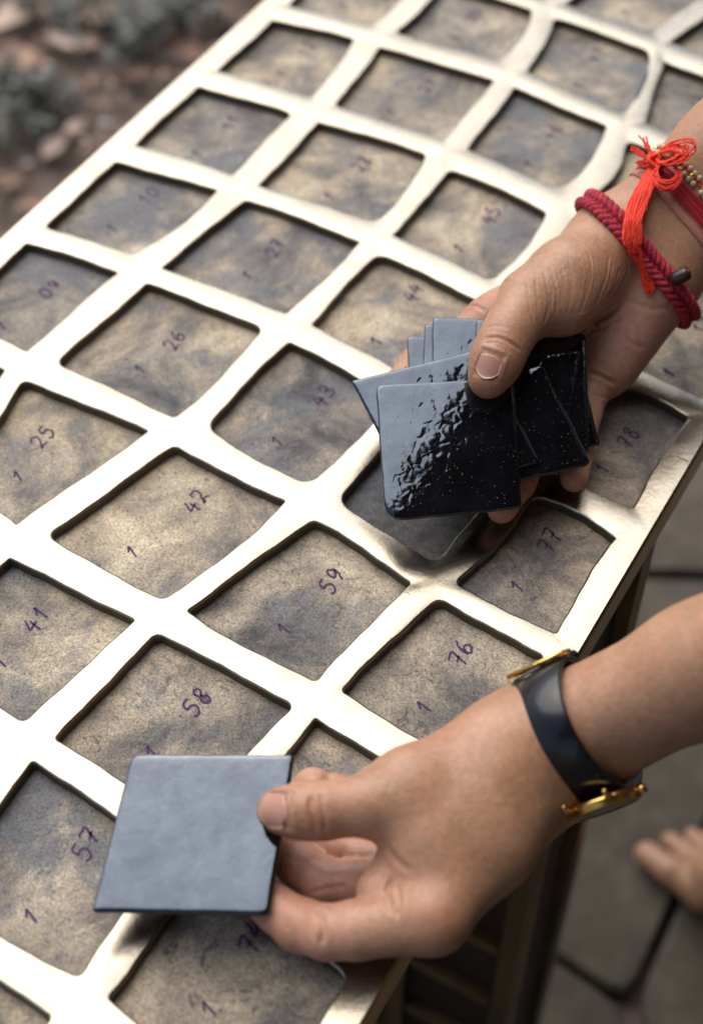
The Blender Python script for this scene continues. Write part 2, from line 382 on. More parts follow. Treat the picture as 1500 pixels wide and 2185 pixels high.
for (r, c) in CELL:
    rg = random.Random(r * 77 + c * 5)
    q = [NODE[r - 1, c], NODE[r, c], NODE[r, c + 1], NODE[r - 1, c + 1]]
    cen = np.mean(CELL[r, c], 0); m = 4
    V = []; F = []
    for i in range(m + 1):
        for j in range(m + 1):
            s, t = i / m, j / m
            p = q[0] * (1 - s) * (1 - t) + q[1] * s * (1 - t) + q[2] * s * t + q[3] * (1 - s) * t
            ins = .0025 if (c == 0 and j == 0) or (c == NC - 1 and j == m) else 0
            p = cen + (p - cen) * .985
            V.append(tbl(p[0], p[1], FLOOR_Z) + TI)
    for i in range(m):
        for j in range(m): F.append((i * (m + 1) + j, i * (m + 1) + j + 1, (i + 1) * (m + 1) + j + 1, (i + 1) * (m + 1) + j))
    me = mesh('recess_panel', V, F)
    if me.polygons[0].normal.z < 0: me.flip_normals()
    o = new_obj('recess_panel', me, PATINAS[DARKCELL.get((r, c), rg.choice((0, 0, 1, 2)))], table)
    np_ = NUMPOS.get((r, c), (None, None))
    def fl(px):
        X = at(px[0], px[1], FLOOR_Z); return np.array([X @ AC, X @ AL])
    a, b = CELL[r, c][3], CELL[r, c][1]
    w = CELL[r, c]
    c1 = fl(np_[0]) if np_[0] else cen + np.array([-.004, .014])
    c2 = fl(np_[1]) if np_[1] else cen + np.array([-.002, -.014])
    write('%02d' % (17 * c + r), c1, .0085, rg.uniform(-.12, .15), o, rg)
    write('1', c2, .0072, rg.uniform(-.35, .1), o, rg)
# legs: box legs faced with the same lattice
def leg(al0, al1):
    root = None
    a0, a1 = AC0 + .002, AC1 - .0015; zt = -.0215; zb = -TZ; d = .007; bw = .013
    mb = MB(); mb.box(tbl(a0 + d, al0 + d, zb) + TI, AC * (a1 - a0 - 2 * d), AL * (al1 - al0 - 2 * d), np.array([0, 0, zt - zb]))
    L = mb.build('leg', DARKPANEL, table, False)
    def lat(name, org, ex, ez, en, w, h, nx, nz):
        m2 = MB(); rg = random.Random(hash((nx, nz)) % 99)
        def bar(x0, x1, z0, z1, dd):
            m2.frustum([org + ex * x + ez * z - en * d for x, z in ((x0, z0), (x1, z0), (x1, z1), (x0, z1))],
                       [org + ex * x + ez * z + en * dd for x, z in ((x0 + .0008, z0 + .0008), (x1 - .0008, z0 + .0008), (x1 - .0008, z1 - .0008), (x0 + .0008, z1 - .0008))])
        for i in range(nx + 1):
            x = (w - bw) * i / nx; bar(x, x + bw, 0, h, 0.0)
        for k in range(nz + 1):
            if nx == 1 and 0 < k < nz: continue
            z = (h - bw) * k / nz
            for i in range(nx):
                x0 = (w - bw) * i / nx + bw + .0002; x1 = (w - bw) * (i + 1) / nx - .0002; bar(x0, x1, z, z + bw, -.0012)
        m2.build('lattice_face', AGED, L, False)
    h = zt - zb; Z = np.array([0, 0, 1.0])
    lat('s', tbl(a0, al0, zb) + TI, AC, Z, -AL, a1 - a0, h, 5, 9)
    lat('n', tbl(a1, al1, zb) + TI, -AC, Z, AL, a1 - a0, h, 5, 9)
    lat('e', tbl(a1, al0 + .0072, zb) + TI, AL, Z, AC, al1 - al0 - .0144, h, 1, 9)
    lat('w', tbl(a0, al1 - .0072, zb) + TI, -AL, Z, -AC, al1 - al0 - .0144, h, 1, 9)
LA0 = tac(1262, 1396)[1] + .004; LA1 = tac(1452, 1040)[1] - .004
for mid in (None, AL0 + .10):
    if mid is None: leg(LA0, LA1)
    else: leg(mid - .055, mid + .055)
#SECTION TILES
# ---------------------------------------------------------------- black glazed tiles
def make_glaze():
    m, n, b = mat_new('black_glaze'); tc = node(n, 'ShaderNodeTexCoord').outputs['Object']
    b.inputs['Base Color'].default_value = (0.004, 0.004, 0.005, 1); b.inputs['Roughness'].default_value = 0.045; b.inputs['IOR'].default_value = 1.95; b.inputs['Specular Tint'].default_value = (0.72, 0.84, 1.0, 1)
    vo = node(n, 'ShaderNodeTexVoronoi', i_Scale=900.0); n.links.new(tc, vo.inputs['Vector'])
    sp = ramp(n, [(0.10, (1, 1, 1)), (0.2, (0, 0, 0))], vo.outputs['Distance'])
    hsv = node(n, 'ShaderNodeSeparateColor'); n.links.new(vo.outputs['Color'], hsv.inputs[0])
    pick = ramp(n, [(0.76, (0, 0, 0)), (0.97, (1, 1, 1))], hsv.outputs[0]); pr = mix(n, 1.0, sp.outputs[0], pick.outputs[0], 'MULTIPLY')
    mt = noise(n, 55, 4, .6, tc, .4); mr = ramp(n, [(.35, (.006, .0065, .009)), (.6, (.003, .003, .004))], mt.outputs[0])
    n.links.new(mix(n, pr, mr.outputs[0], (0.36, 0.34, 0.30)), b.inputs['Base Color'])
    sv = noise(n, 70, 5, .65, tc, .6); sr = ramp(n, [(.3, (.40,) * 3), (.7, (.58,) * 3)], sv.outputs[0]); n.links.new(sr.outputs[0], b.inputs['Specular IOR Level'])
    w = noise(n, 210, 1.0, 0.5, tc, 0.5); p = bump(n, b, w.outputs[0], 0.13, 0.0008)
    w2 = noise(n, 420, 2, 0.5, tc); bump(n, b, w2.outputs[0], 0.06, 0.0002, p)
    return m
GLAZE = make_glaze()
BISQ = simple('bare_tile_edge', (0.035, 0.03, 0.032), 0.6, 0, 700, 0.5, 0.0006)
class Frame:
    def __init__(s, u, v, z, elev, roll=0.0):
        s.O = at(u, v, z); n = np.array([0, -math.cos(R(elev)), math.sin(R(elev))])
        ex = np.array([1.0, 0, 0]); ey = np.cross(n, ex)
        c, q = math.cos(R(roll)), math.sin(R(roll))
        s.n = c * n + q * ex; s.ex = c * ex - q * n; s.ey = np.cross(s.n, s.ex)
        s.M = np.stack([s.ex, s.ey, s.n], 1)
    def px(s, u, v, n):          # local mm coordinates of the pixel ray at height n (mm) over the frame plane
        d = ray(u, v); t = ((s.O + s.n * n * .001 - CAMP) @ s.n) / (d @ s.n)
        return ((CAMP + d * t - s.O) @ s.M) * 1000
    def world(s, L): return s.O + (np.asarray(L) * .001) @ s.M.T
def make_tile(name, fr, corners, n_mm, label, group=None, th=2.6, rad=(3, 3, 3, 3), seed=0, dome=.2):
    rg = random.Random(seed)
    P = [fr.px(u, v, n_mm)[:2] for u, v in corners]; cen = np.mean(P, 0); loop = []
    for i in range(4):
        a, b, c = P[i - 1], P[i], P[(i + 1) % 4]; r = rad[i]
        p0 = b + (a - b) / np.linalg.norm(a - b) * r; p2 = b + (c - b) / np.linalg.norm(c - b) * r
        for q in range(7):
            t = q / 6; loop.append((1 - t) ** 2 * p0 + 2 * t * (1 - t) * b + t * t * p2)
        q0 = c + (b - c) / np.linalg.norm(b - c) * rad[(i + 1) % 4]
        for q in range(1, 9):
            t = q / 9; loop.append(p2 + (q0 - p2) * t + np.array([rg.uniform(-.16, .16), rg.uniform(-.16, .16)]))
    loop = np.array(loop); N = len(loop); half = 28.0
    prof = [(0.985, -th), (1.0, -th + .5), (1.0, -.75), (.993, -.30), (.978, -.08), (.95, 0.02), (.90, .08), (.8, .1), (.65, .08), (.55, .07), (.45, .06), (.35, .055), (.25, .05), (.12, .05)]
    V = []; F = []
    for sc, z in prof:
        for p in loop:
            q_ = (p - cen) * sc; V.append((*(cen + q_), z + (dome * (1 - (q_ @ q_) / 1600.0) if z > -.4 else 0)))
    for k in range(len(prof) - 1):
        for i in range(N): F.append((k * N + i, k * N + (i + 1) % N, (k + 1) * N + (i + 1) % N, (k + 1) * N + i))
    c0 = len(V); V.append((*cen, dome + .05)); V.append((*cen, -th))
    for i in range(N):
        F.append(((len(prof) - 1) * N + i, (len(prof) - 1) * N + (i + 1) % N, c0)); F.append((i, c0 + 1, (i + 1) % N))
    area = sum(loop[i][0] * loop[(i + 1) % N][1] - loop[(i + 1) % N][0] * loop[i][1] for i in range(N))
    if area < 0: F = [f[::-1] for f in F]
    V = np.array(V); V = V - np.array([*cen, -th])
    me = mesh(name, V * .001, F); me.materials.append(GLAZE); me.materials.append(BISQ)
    mi = np.zeros(len(F), np.int32); mi[:2 * N] = 1; me.polygons.foreach_set('material_index', mi)
    o = new_obj(name, me)
    Mw = Matrix([[*fr.M[i], 0] for i in range(3)] + [[0, 0, 0, 1]]); w = fr.world([*cen, n_mm - th])
    o.matrix_world = Matrix.Translation(Vector(w)) @ Mw
    tag(o, label, 'tile', group); return o
FA = Frame(955, 955, .037, 68, 1)       # the plane of the held stack
FB = Frame(415, 1778, .028, 79, -5)       # the plane of the single tile
STK = 2.25
G = 'black tiles stacked in the hand'
for k, (cs, lab, rad) in enumerate([
    (((802,820),(1096,806),(1113,1083),(822,1112)), 'glossy black glazed tile on top of the held stack, under the thumb nail', (4, 3, 2, 10)),
    (((750,812),(1032,742),(1152,985),(882,1062)), 'black glazed tile second in the held stack, its sharp corner sticking out', (1, 2, 2, 2)),
    (((880,845),(1157,776),(1263,990),(990,1052)), 'black glazed tile in the held stack with rounded corner above the little fingertip', (2, 2, 4, 2)),
    (((958,758),(1241,746),(1196,1012),(935,1000)), 'black glazed tile in the held stack, square corner showing beside the palm', (2, 1.5, 2, 2)),
    (((1017,680),(1251,711),(1257,962),(1000,985)), 'black glazed tile in the held stack whose side lies along the palm', (1.5, 3, 2, 2)),
    (((924,676),(1205,688),(1198,955),(918,950)), 'black glazed tile in the held stack, standing highest behind the thumb', (2, 2, 2, 2)),
    (((906,690),(1180,700),(1172,975),(896,958)), 'black glazed tile in the held stack, thin edge beside the highest tile', (2, 2, 2, 2)),
    (((868,716),(1135,722),(1150,980),(880,985)), 'black glazed tile in the held stack resting on the index finger', (3, 2, 2, 2)),
    (((965,760),(1222,700),(1280,948),(1020,985)), 'undermost black glazed tile of the held stack, tip showing beside the little finger', (2, 2, 1, 2)),
    ]):
    make_tile('glazed_tile', FA, cs, -STK * k, lab, G, 2.1, rad, k, .7 if k in (0, 5) else .25)
make_tile('glazed_tile', FB, ((282,1609),(627,1610),(573,1951),(196,1944)), 0, 'single black glazed tile held by its edge over the recess with 57', None, 3.2, (3.5, 2, 2.5, 1.5), 40, .1)
#SECTION PERSON
# ---------------------------------------------------------------- implicit surfaces for bodies
def smin(a, b, k):
    h = np.maximum(k - np.abs(a - b), 0) / k; return np.minimum(a, b) - h * h * k * .25
class SDF:
    def __init__(s): s.groups = []          # each: (list of cones, inner blend)
    def group(s, cones, k=4.0, kb=6.0): s.groups.append((cones, k, kb))
    @staticmethod
    def cone(P, c):
        a, ra, b, rb = c[:4]; ba = b - a; L = ba @ ba + 1e-9
        q = P - a; t = np.clip((q @ ba) / L, 0, 1); q = q - t[:, None] * ba
        if len(c) > 4:                       # flattened along a direction
            w, f = c[4], c[5]; q = q + ((f - 1) * (q @ w))[:, None] * w
        return np.sqrt((q * q).sum(1)) - (ra + (rb - ra) * t)
    def eval(s, P):
        base = None; out = None
        for gi, (cones, k, kb) in enumerate(s.groups):
            d = None
            for c in cones:
                e = s.cone(P, c); d = e if d is None else smin(d, e, k)
            if gi == 0: base = d; out = d
            else: out = np.minimum(out, smin(base, d, kb))
        return out
    def bounds(s, pad=3.0):
        lo = np.full(3, 1e9); hi = -lo
        for cones, _, _ in s.groups:
            for c in cones:
                for p, r in ((c[0], c[1]), (c[2], c[3])):
                    lo = np.minimum(lo, p - r); hi = np.maximum(hi, p + r)
        return lo - pad, hi + pad
    def surface(s, h=1.0, clip=None):
        lo, hi = s.bounds(4 * h)
        if clip is not None: lo = np.maximum(lo, clip[0]); hi = np.minimum(hi, clip[1])
        B = 4; n = np.ceil((hi - lo) / h / B).astype(int) * B
        nc = n // B
        cc = np.stack(np.meshgrid(*[lo[i] + (np.arange(nc[i]) + .5) * B * h - .5 * h for i in range(3)], indexing='ij'), -1).reshape(-1, 3)
        dc = s.eval(cc); near = np.abs(dc) < B * h * 1.6
        D = np.repeat(np.repeat(np.repeat(dc.reshape(nc), B, 0), B, 1), B, 2).astype(np.float32)
        idx = np.stack(np.unravel_index(np.nonzero(near)[0], nc), 1) * B
        off = np.stack(np.meshgrid(*[np.arange(B)] * 3, indexing='ij'), -1).reshape(-1, 3)
        I = (idx[:, None, :] + off[None]).reshape(-1, 3)
        for q in range(0, len(I), 400000):
            J = I[q:q + 400000]; D[J[:, 0], J[:, 1], J[:, 2]] = s.eval(lo + J * h)
        return nets(D, lo, h)
    def grad(s, P, e=.3):
        g = np.stack([s.eval(P + np.eye(3)[i] * e) - s.eval(P - np.eye(3)[i] * e) for i in range(3)], 1)
        return g / (np.linalg.norm(g, axis=1, keepdims=True) + 1e-9)
    def march(s, P, d, steps=60, far=120.0):          # sphere tracing, returns distance or nan
        P = np.atleast_2d(P).astype(float); t = np.zeros(len(P))
        for _ in range(steps): t = t + s.eval(P + d * t[:, None]) * .8
        e = np.abs(s.eval(P + d * t[:, None])); t[(e > .6) | (t > 1e4)] = np.nan
        return t
    def ring(s, C, ax, n=96, off=0.0, start=None, far=70.0):
        ax = ax / np.linalg.norm(ax); u = np.cross(ax, start if start is not None else np.array([0, 0, 1.0])); u /= np.linalg.norm(u); v = np.cross(ax, u)
        th = np.arange(n) * 2 * math.pi / n; d = np.cos(th)[:, None] * u + np.sin(th)[:, None] * v
        lo = np.zeros(n); hi = np.full(n, far)
        for _ in range(24):
            m = (lo + hi) / 2; e = s.eval(C + d * m[:, None]); lo = np.where(e < 0, m, lo); hi = np.where(e < 0, hi, m)
        return C + d * (lo + off)[:, None], d
def nets(D, lo, h):
    ins = D < 0; sh = D.shape
    S = np.zeros((*[q - 1 for q in sh], 3), np.float32); Cn = np.zeros([q - 1 for q in sh], np.float32)
    faces = []
    def sl(o, n): return tuple(slice(a, a + b) for a, b in zip(o, n))
    edges = []
    for ax in range(3):
        n = list(sh); n[ax] -= 1
        a = sl((0, 0, 0), n); o = [0, 0, 0]; o[ax] = 1; b = sl(o, n)
        cr = ins[a] != ins[b]; I = np.stack(np.nonzero(cr), 1)
        J = I.copy(); J[:, ax] += 1
        d0 = D[I[:, 0], I[:, 1], I[:, 2]]; d1 = D[J[:, 0], J[:, 1], J[:, 2]]
        P = I.astype(np.float32); P[:, ax] += d0 / (d0 - d1)
        o1, o2 = [(1, 2), (2, 0), (0, 1)][ax]
        ok = (I[:, o1] > 0) & (I[:, o2] > 0) & (I[:, o1] < sh[o1] - 1) & (I[:, o2] < sh[o2] - 1)
        I = I[ok]; P = P[ok]; neg = d0[ok] < 0
        quad = []
        for q1, q2 in ((0, 0), (-1, 0), (-1, -1), (0, -1)):
            c = I.copy(); c[:, o1] += q1; c[:, o2] += q2; quad.append(c)
            np.add.at(S, (c[:, 0], c[:, 1], c[:, 2]), P); np.add.at(Cn, (c[:, 0], c[:, 1], c[:, 2]), 1)
        edges.append((quad, neg))
    act = Cn > 0; ids = np.full(Cn.shape, -1, np.int64); ids[act] = np.arange(act.sum())
    V = lo + (S[act] / Cn[act][:, None]) * h
    for quad, neg in edges:
        q = np.stack([ids[c[:, 0], c[:, 1], c[:, 2]] for c in quad], 1)
        q[~neg] = q[~neg][:, ::-1]; faces.append(q)
    return V.astype(np.float64), np.concatenate(faces)
def laplace(V, Q, it=2, lam=.5):
    E = np.concatenate([Q[:, [i, (i + 1) % 4]] for i in range(4)]); n = len(V)
    for _ in range(it):
        A = np.zeros_like(V); c = np.zeros(n)
        for k in range(3): A[:, k] = np.bincount(E[:, 0], V[E[:, 1], k], n) + np.bincount(E[:, 1], V[E[:, 0], k], n)
        c = np.bincount(E[:, 0], minlength=n) + np.bincount(E[:, 1], minlength=n)
        V = V + lam * (A / np.maximum(c, 1)[:, None] - V)
    return V
def normals(V, Q):
    fn = np.cross(V[Q[:, 2]] - V[Q[:, 0]], V[Q[:, 3]] - V[Q[:, 1]]); N = np.zeros_like(V)
    for k in range(4):
        for a in range(3): N[:, a] += np.bincount(Q[:, k], fn[:, a], len(V))
    return N / (np.linalg.norm(N, axis=1, keepdims=True) + 1e-12)
def seg_dist(P, L):
    d = np.full(len(P), 1e9); tt = np.zeros(len(P)); n = len(L) - 1
    for i in range(n):
        a, b = L[i], L[i + 1]; ba = b - a; q = P - a; t = np.clip((q @ ba) / (ba @ ba + 1e-9), 0, 1)
        e = np.linalg.norm(q - t[:, None] * ba, axis=1); m = e < d; d[m] = e[m]; tt[m] = (i + t[m]) / n
    return d, tt
def make_skin():
    m, n, b = mat_new('skin'); tc = node(n, 'ShaderNodeTexCoord').outputs['Object']
    at_ = node(n, 'ShaderNodeAttribute', attribute_name='palm').outputs['Fac']
    rd = node(n, 'ShaderNodeAttribute', attribute_name='red').outputs['Fac']
    v = noise(n, 60, 4, 0.6, tc); c = ramp(n, [(0.3, (0.350, 0.182, 0.102)), (0.7, (0.465, 0.257, 0.155))], v.outputs[0])
    v2 = noise(n, 400, 3, 0.6, tc); c2 = ramp(n, [(0.3, (0.86,) * 3), (0.7, (1.1,) * 3)], v2.outputs[0])
    c1 = mix(n, at_, c.outputs[0], (0.52, 0.275, 0.19)); c1 = mix(n, rd, c1, (0.37, 0.135, 0.085))
    v3 = noise(n, 95, 5, .7, tc); c3 = ramp(n, [(.35, (1.03, .95, .93)), (.5, (1, 1, 1)), (.65, (.97, .985, .97))], v3.outputs[0]); c1 = mix(n, 1.0, c1, c3.outputs[0], 'MULTIPLY')
    n.links.new(mix(n, 1.0, c1, c2.outputs[0], 'MULTIPLY'), b.inputs['Base Color'])
    b.inputs['Roughness'].default_value = 0.46; b.inputs['Subsurface Weight'].default_value = 0.12
    b.inputs['Subsurface Radius'].default_value = (1.0, .35, .2); b.inputs['Subsurface Scale'].default_value = 0.004
    vo = node(n, 'ShaderNodeTexVoronoi', i_Scale=900.0); n.links.new(tc, vo.inputs['Vector'])
    p = bump(n, b, vo.outputs['Distance'], 0.25, 0.0004); bump(n, b, noise(n, 260, 4, 0.6, tc).outputs[0], 0.25, 0.0008, p)
    return m
SKIN = make_skin()
NAIL = simple('fingernail', (0.46, 0.24, 0.175), 0.3)
NAILTIP = simple('fingernail_free_edge', (0.50, 0.33, 0.20), 0.35)

# ---- right hand: lies palm up under the stack, thumb over it.  points: (pixel u, pixel v, mm over the stack plane)
def pts(fr, *q): return [(fr.px(u, v, n), r) for u, v, n, r in q]
def chain(P): return [(P[i][0], P[i][1], P[i + 1][0], P[i + 1][1]) for i in range(len(P) - 1)]
A_ = lambda *q: chain(pts(FA, *q))
RH = SDF()
RH.group(A_((1316,514,-18,17.5),(1050,688,-36,11.5)) + A_((1345,540,-22,17),(1120,745,-42,12)) + A_((1375,570,-24,17),(1205,785,-44,11.5)) +
         A_((1392,590,-24,17),(1288,800,-42,10)) + A_((1398,625,-22,16.5),(1312,770,-37,11.5)) +
         A_((1300,525,-14,17),(1262,560,-12,15)) + A_((1130,650,-8,9),(1060,680,-30,9)) +
         A_((1316,514,-18,18.5),(1555,315,0,23),(1900,5,30,30)) + A_((1392,590,-24,17.5),(1630,370,-2,23),(1950,90,26,29)), 14)
RH.group(A_((1292,520,-12,17),(1205,598,0,17.5),(1130,640,4,13.2)) + A_((1272,580,-8,15),(1195,645,0,14),(1150,660,2,11)) + A_((1130,640,4,12.8),(1098,690,8,10.6),(1074,732,10,10.0),(1056,775,9.5,9.9),(1040,812,8.2,8.2)), 9, 6)
RH.group(A_((1050,688,-34,11.2),(892,778,-32,8.7),(842,834,-29,7.7),(814,880,-24,6.5)), 3, 7)
RH.group(A_((1115,745,-42,11.5),(1010,880,-34,9.2),(950,970,-28,8.2),(912,1030,-20,7)), 3, 7)
RH.group(A_((1203,785,-44,11),(1150,930,-33,8.8),(1106,1030,-24,7.8),(1070,1086,-17,6.8)), 3, 7)
RH.group(A_((1272,800,-42,9.8),(1244,885,-36,8.3),(1236,960,-30,7.3),(1224,1020,-24,6.6)), 3, 6)
# ---- left hand: holds the single tile between thumb (on top) and curled fingers (below)
B_ = lambda *q: chain(pts(FB, *q))
LH = SDF()
LH.group(B_((1160,1615,-10,18),(1042,1790,-6,16.5),(922,1955,-1,13.5)) + B_((1178,1640,-24,17),(900,1925,-14,13)) + B_((1190,1655,-36,16),(935,1880,-22,12)) +
         B_((1160,1555,-6,17.5),(1080,1590,-2,16.8),(872,1678,8,13.5)) + B_((1040,1690,2,16),(920,1790,4,14)) + B_((900,1730,4,11),(880,1850,-6,11)) +
         B_((1165,1565,-10,19),(1490,1418,24,20.5),(1800,1285,62,27)) + B_((1190,1630,-24,17),(1510,1440,16,18.5),(1800,1310,54,25)), 13)
LH.group(B_((872,1680,8,13.2),(780,1718,11,10.8),(692,1730,12,10),(640,1731,11,9.6),(593,1729,8.5,8.0)), 5, 9)
LH.group(B_((922,1957,-1,13),(760,1984,-4,10.7),(700,1990,-6,10.0),(640,1974,-11,10.0),(592,1942,-13,8.6),(545,1900,-13,8.0),(490,1850,-11,7.2)), 2.5, 5)
LH.group(B_((845,1882,-20,9.0),(760,1884,-21,8.5),(692,1884,-22,8.8),(640,1846,-22,8.9),(592,1810,-19,8.0),(530,1785,-12,7)), 2.5, 3)
LH.group(B_((850,1848,-24,8.2),(780,1832,-27,7.6),(715,1814,-28,8.3),(668,1768,-28,8),(652,1708,-26,8.2),(668,1682,-24,8.4)), 2.5, 5)
LH.group(B_((900,1845,-24,9),(850,1762,-32,7.5),(780,1718,-30,7),(712,1686,-26,7)), 2.5, 5)
LH.group(B_((842,1842,-6,5.5),(803,1900,-4,6.2),(812,1952,-3,6.0),(850,1990,0,6)), 6, 7)
def nail(sdf, A, Bp, up, w, L, back, curv=1.0):
    """nail patch on the surface: A base-side point of the last joint axis, Bp tip point (mm), up = outward direction"""
    d = (Bp - A) / np.linalg.norm(Bp - A); up = up - d * (up @ d); up /= np.linalg.norm(up); sd = np.cross(d, up)
    nu, nv = 11, 12; pos = []
    for j in range(nv):
        t = j / (nv - 1); yy = back + L * t
        for i in range(nu):
            x = (i / (nu - 1) * 2 - 1); ww = w * (math.sqrt(max(0, 1 - (1 - min(1, t / .35)) ** 2.2)) * .35 + .65) * (1 if t < .85 else 1 - .1 * (t - .85) / .15)
            e = (1 - (1 - min(1, t / .3)) ** 2) ; y2 = yy + (1 - e) * L * .16 * (x * x) - max(0, (t - .55) / .45) * L * .30 * x * x
            pos.append(A + d * y2 + sd * x * ww + up * 25)
    pos = np.array(pos); t = sdf.march(pos, -up); t = np.where(np.isnan(t), 25, t)
    g = pos - up * t[:, None]
    # flatten the patch a little and lift it
    G2 = g.reshape(nv, nu, 3)
    for j in range(nv):
        q = (j / (nv - 1)); G2[j] += up * (.22 + .25 * max(0, (q - .8) / .2))
    G2[0] -= up * .5
    V = G2.reshape(-1, 3); Q = np.array([(j * nu + i, j * nu + i + 1, (j + 1) * nu + i + 1, (j + 1) * nu + i) for j in range(nv - 1) for i in range(nu - 1)])
    lower = V - up * 1.1; V2 = np.concatenate([V, lower]); n = len(V)
    rim = [(j * nu) for j in range(nv)] + [(nv - 1) * nu + i for i in range(1, nu)] + [(j * nu + nu - 1) for j in range(nv - 2, -1, -1)] + [i for i in range(nu - 2, 0, -1)]
    side = np.array([(rim[i], rim[i - 1], rim[i - 1] + n, rim[i] + n) for i in range(len(rim))])
    mi = np.array([1 if (f[0] // nu) < nv - 2 else 2 for f in Q] + [1] * len(side))
    return V2, np.concatenate([Q, side]), mi, (A + d * (back + L * .45), d, sd, up)
def hand_mesh(sdf, fr, clip, creases, palm_fn, red_pts, nails, h=1.0):
    V, Q = sdf.surface(h, clip); V = laplace(V, Q, 3, .5)
    N = normals(V, Q); disp = np.zeros(len(V))
    for L, dep, wid, nz in creases:          # (polyline in local mm, depth, width, how far above/below it may act)
        L3 = np.array(L); bb0 = L3.min(0) - 8; bb1 = L3.max(0) + 8
        d = np.full(len(V), 99.0); t = np.zeros(len(V)); I = np.nonzero(((V > bb0) & (V < bb1)).all(1))[0]; d[I], t[I] = seg_dist(V[I, :2], L3[:, :2]); zz = np.interp(t, np.linspace(0, 1, len(L3)), L3[:, 2])
        k = np.exp(-(d / wid) ** 2) * (np.abs(V[:, 2] - zz) < nz) * np.clip(np.sin(np.clip(t, .02, .98) * math.pi) * 1.8, 0, 1) * (N[:, 2] > -.2)
        disp -= dep * k; disp += dep * .28 * np.exp(-((d - 1.9 * wid) / wid) ** 2) * (np.abs(V[:, 2] - zz) < nz) * np.clip(np.sin(np.clip(t, .02, .98) * math.pi) * 1.5, 0, 1)
    red = np.zeros(len(V))
    for p, rr, a in red_pts: red = np.maximum(red, a * np.exp(-(np.linalg.norm(V - p, axis=1) / rr) ** 2))
    for (_, _, _, (c, d, sd, up)), w, L in nails:      # skin swells round the nail
        q = V - c; a = q @ d; b = q @ sd; e = np.maximum(np.abs(a) / (L * .56), np.abs(b) / (w * 1.02)); on = (q @ up > -6)
        disp += on * .35 * np.exp(-((e - 1.15) / .12) ** 2) * (a < L * .3) - on * .5 * (e < .95) * 1.0
    palm = palm_fn(V, N)
    V = V + N * disp[:, None]
    return V, Q, palm, red
def hits(sdf, fr, px):
    o = (CAMP - fr.O) @ fr.M * 1000; d = np.array([ray(u, v) @ fr.M for u, v in px]); d /= np.linalg.norm(d, axis=1, keepdims=True)
    t = sdf.march(o + d * 470, d, 45); P = o + d * (470 + t[:, None])
    return P
def creases(sdf, fr, items, nz=7):
    lines = [smooth_line(pix, 3) for pix, _, _ in items]; P = hits(sdf, fr, [p for l in lines for p in l]); out = []; k = 0
    for l, (_, dep, wid) in zip(lines, items):
        q = P[k:k + len(l)]; k += len(l); q = q[~np.isnan(q[:, 0])]
        if len(q) > 1: out.append((q, dep, wid, nz))
    return out
RCI = []
# deep fold at the base of the thumb ball, palm lines, joint creases
for pix, dep, wid in [([(1228,700),(1262,685),(1300,665),(1332,640)], 2.0, 1.5), ([(1232,706),(1280,700),(1330,682)], .8, .9), ([(1252,791),(1282,803),(1314,820)], 1.3, .9), ([(1258,838),(1278,846),(1296,848)], .5, .7),
    ([(1030,724),(1060,720),(1095,735),(1112,750)], .75, .8), ([(1036,700),(1062,694),(1086,702)], .35, .6), ([(1030,732),(1062,730),(1090,742)], .35, .6), ([(1018,776),(1040,768),(1064,780)], .35, .6), ([(990,656),(1012,652),(1034,664)], .6, .8),
    ([(1418,560),(1440,585),(1462,612)], .5, .8), ([(1340,640),(1390,660),(1440,655)], .3, 1.0), ([(1330,720),(1350,735),(1380,745)], .3, 1.0)]:
    RCI.append((pix, dep, wid))
rgw = random.Random(3)
WR = [[(1122,585),(1128,645),(1140,700)], [(1155,561),(1170,645),(1157,698)], [(1170,561),(1188,623),(1185,680)], [(1207,532),(1221,605),(1205,684)], [(1251,528),(1262,587),(1231,682)], [(1300,535),(1291,598),(1264,668)], [(1335,550),(1337,587),(1300,648)]]
for i in range(34):                       # fan of wrinkles across the thumb ball
    t = rgw.uniform(0, 5.999); k = int(t); f_ = t - k; A0 = np.array(WR[k], float) * (1 - f_) + np.array(WR[k + 1], float) * f_
    s0 = rgw.uniform(0, .4); s1 = rgw.uniform(.65, 1.0); cur = smooth_line(list(A0), 8); n_ = len(cur); cur = cur[int(s0 * n_):max(int(s1 * n_), int(s0 * n_) + 4)]
    cur = [c_ + np.array([rgw.uniform(-1.5, 1.5), 0]) for c_ in cur[::3]]
    RCI.append(([tuple(c_) for c_ in cur], rgw.uniform(.10, .28), rgw.uniform(.36, .5)))
for A0 in WR: RCI.append((A0, .30, .48))
LCI = []
for pix, dep, wid in [([(664,1692),(662,1735),(676,1778)], 1.3, .9), ([(682,1690),(690,1735),(694,1778)], .9, .85), ([(668,1700),(678,1740),(682,1765)], .6, .7), ([(560,1752),(600,1772),(640,1780)], .2, .6), ([(905,1550),(930,1562),(958,1578)], .35, .9), ([(838,1872),(826,1905),(838,1945)], 1.1, 1.0), ([(846,1890),(852,1925),(846,1960)], .8, .9),
    ([(815,1905),(822,1930),(836,1950)], .6, .8), ([(672,1936),(684,1955),(690,1990),(684,2020)], 1.0, 1.1), ([(662,1905),(700,1895),(742,1890)], .4, .8), ([(676,1950),(668,1985),(672,2010)], .5, .8), ([(820,1800),(850,1840),(880,1860)], .5, 1.0)]:
    LCI.append((pix, dep, wid))
RC = creases(RH, FA, RCI); LC = creases(LH, FB, LCI, 9)
nR = nail(RH, FA.px(1056, 775, 9.5), FA.px(1040, 812, 8.2), FA.M.T @ (-FWD) * 1.0 + np.array([-.42, -.25, 0]), 5.9, 11.5, -.5)
nL = nail(LH, FB.px(640, 1731, 11), FB.px(593, 1729, 8.5), FB.M.T @ (-FWD) * 1.0 + np.array([-.15, .22, 0]), 7.0, 14.0, 0.0)
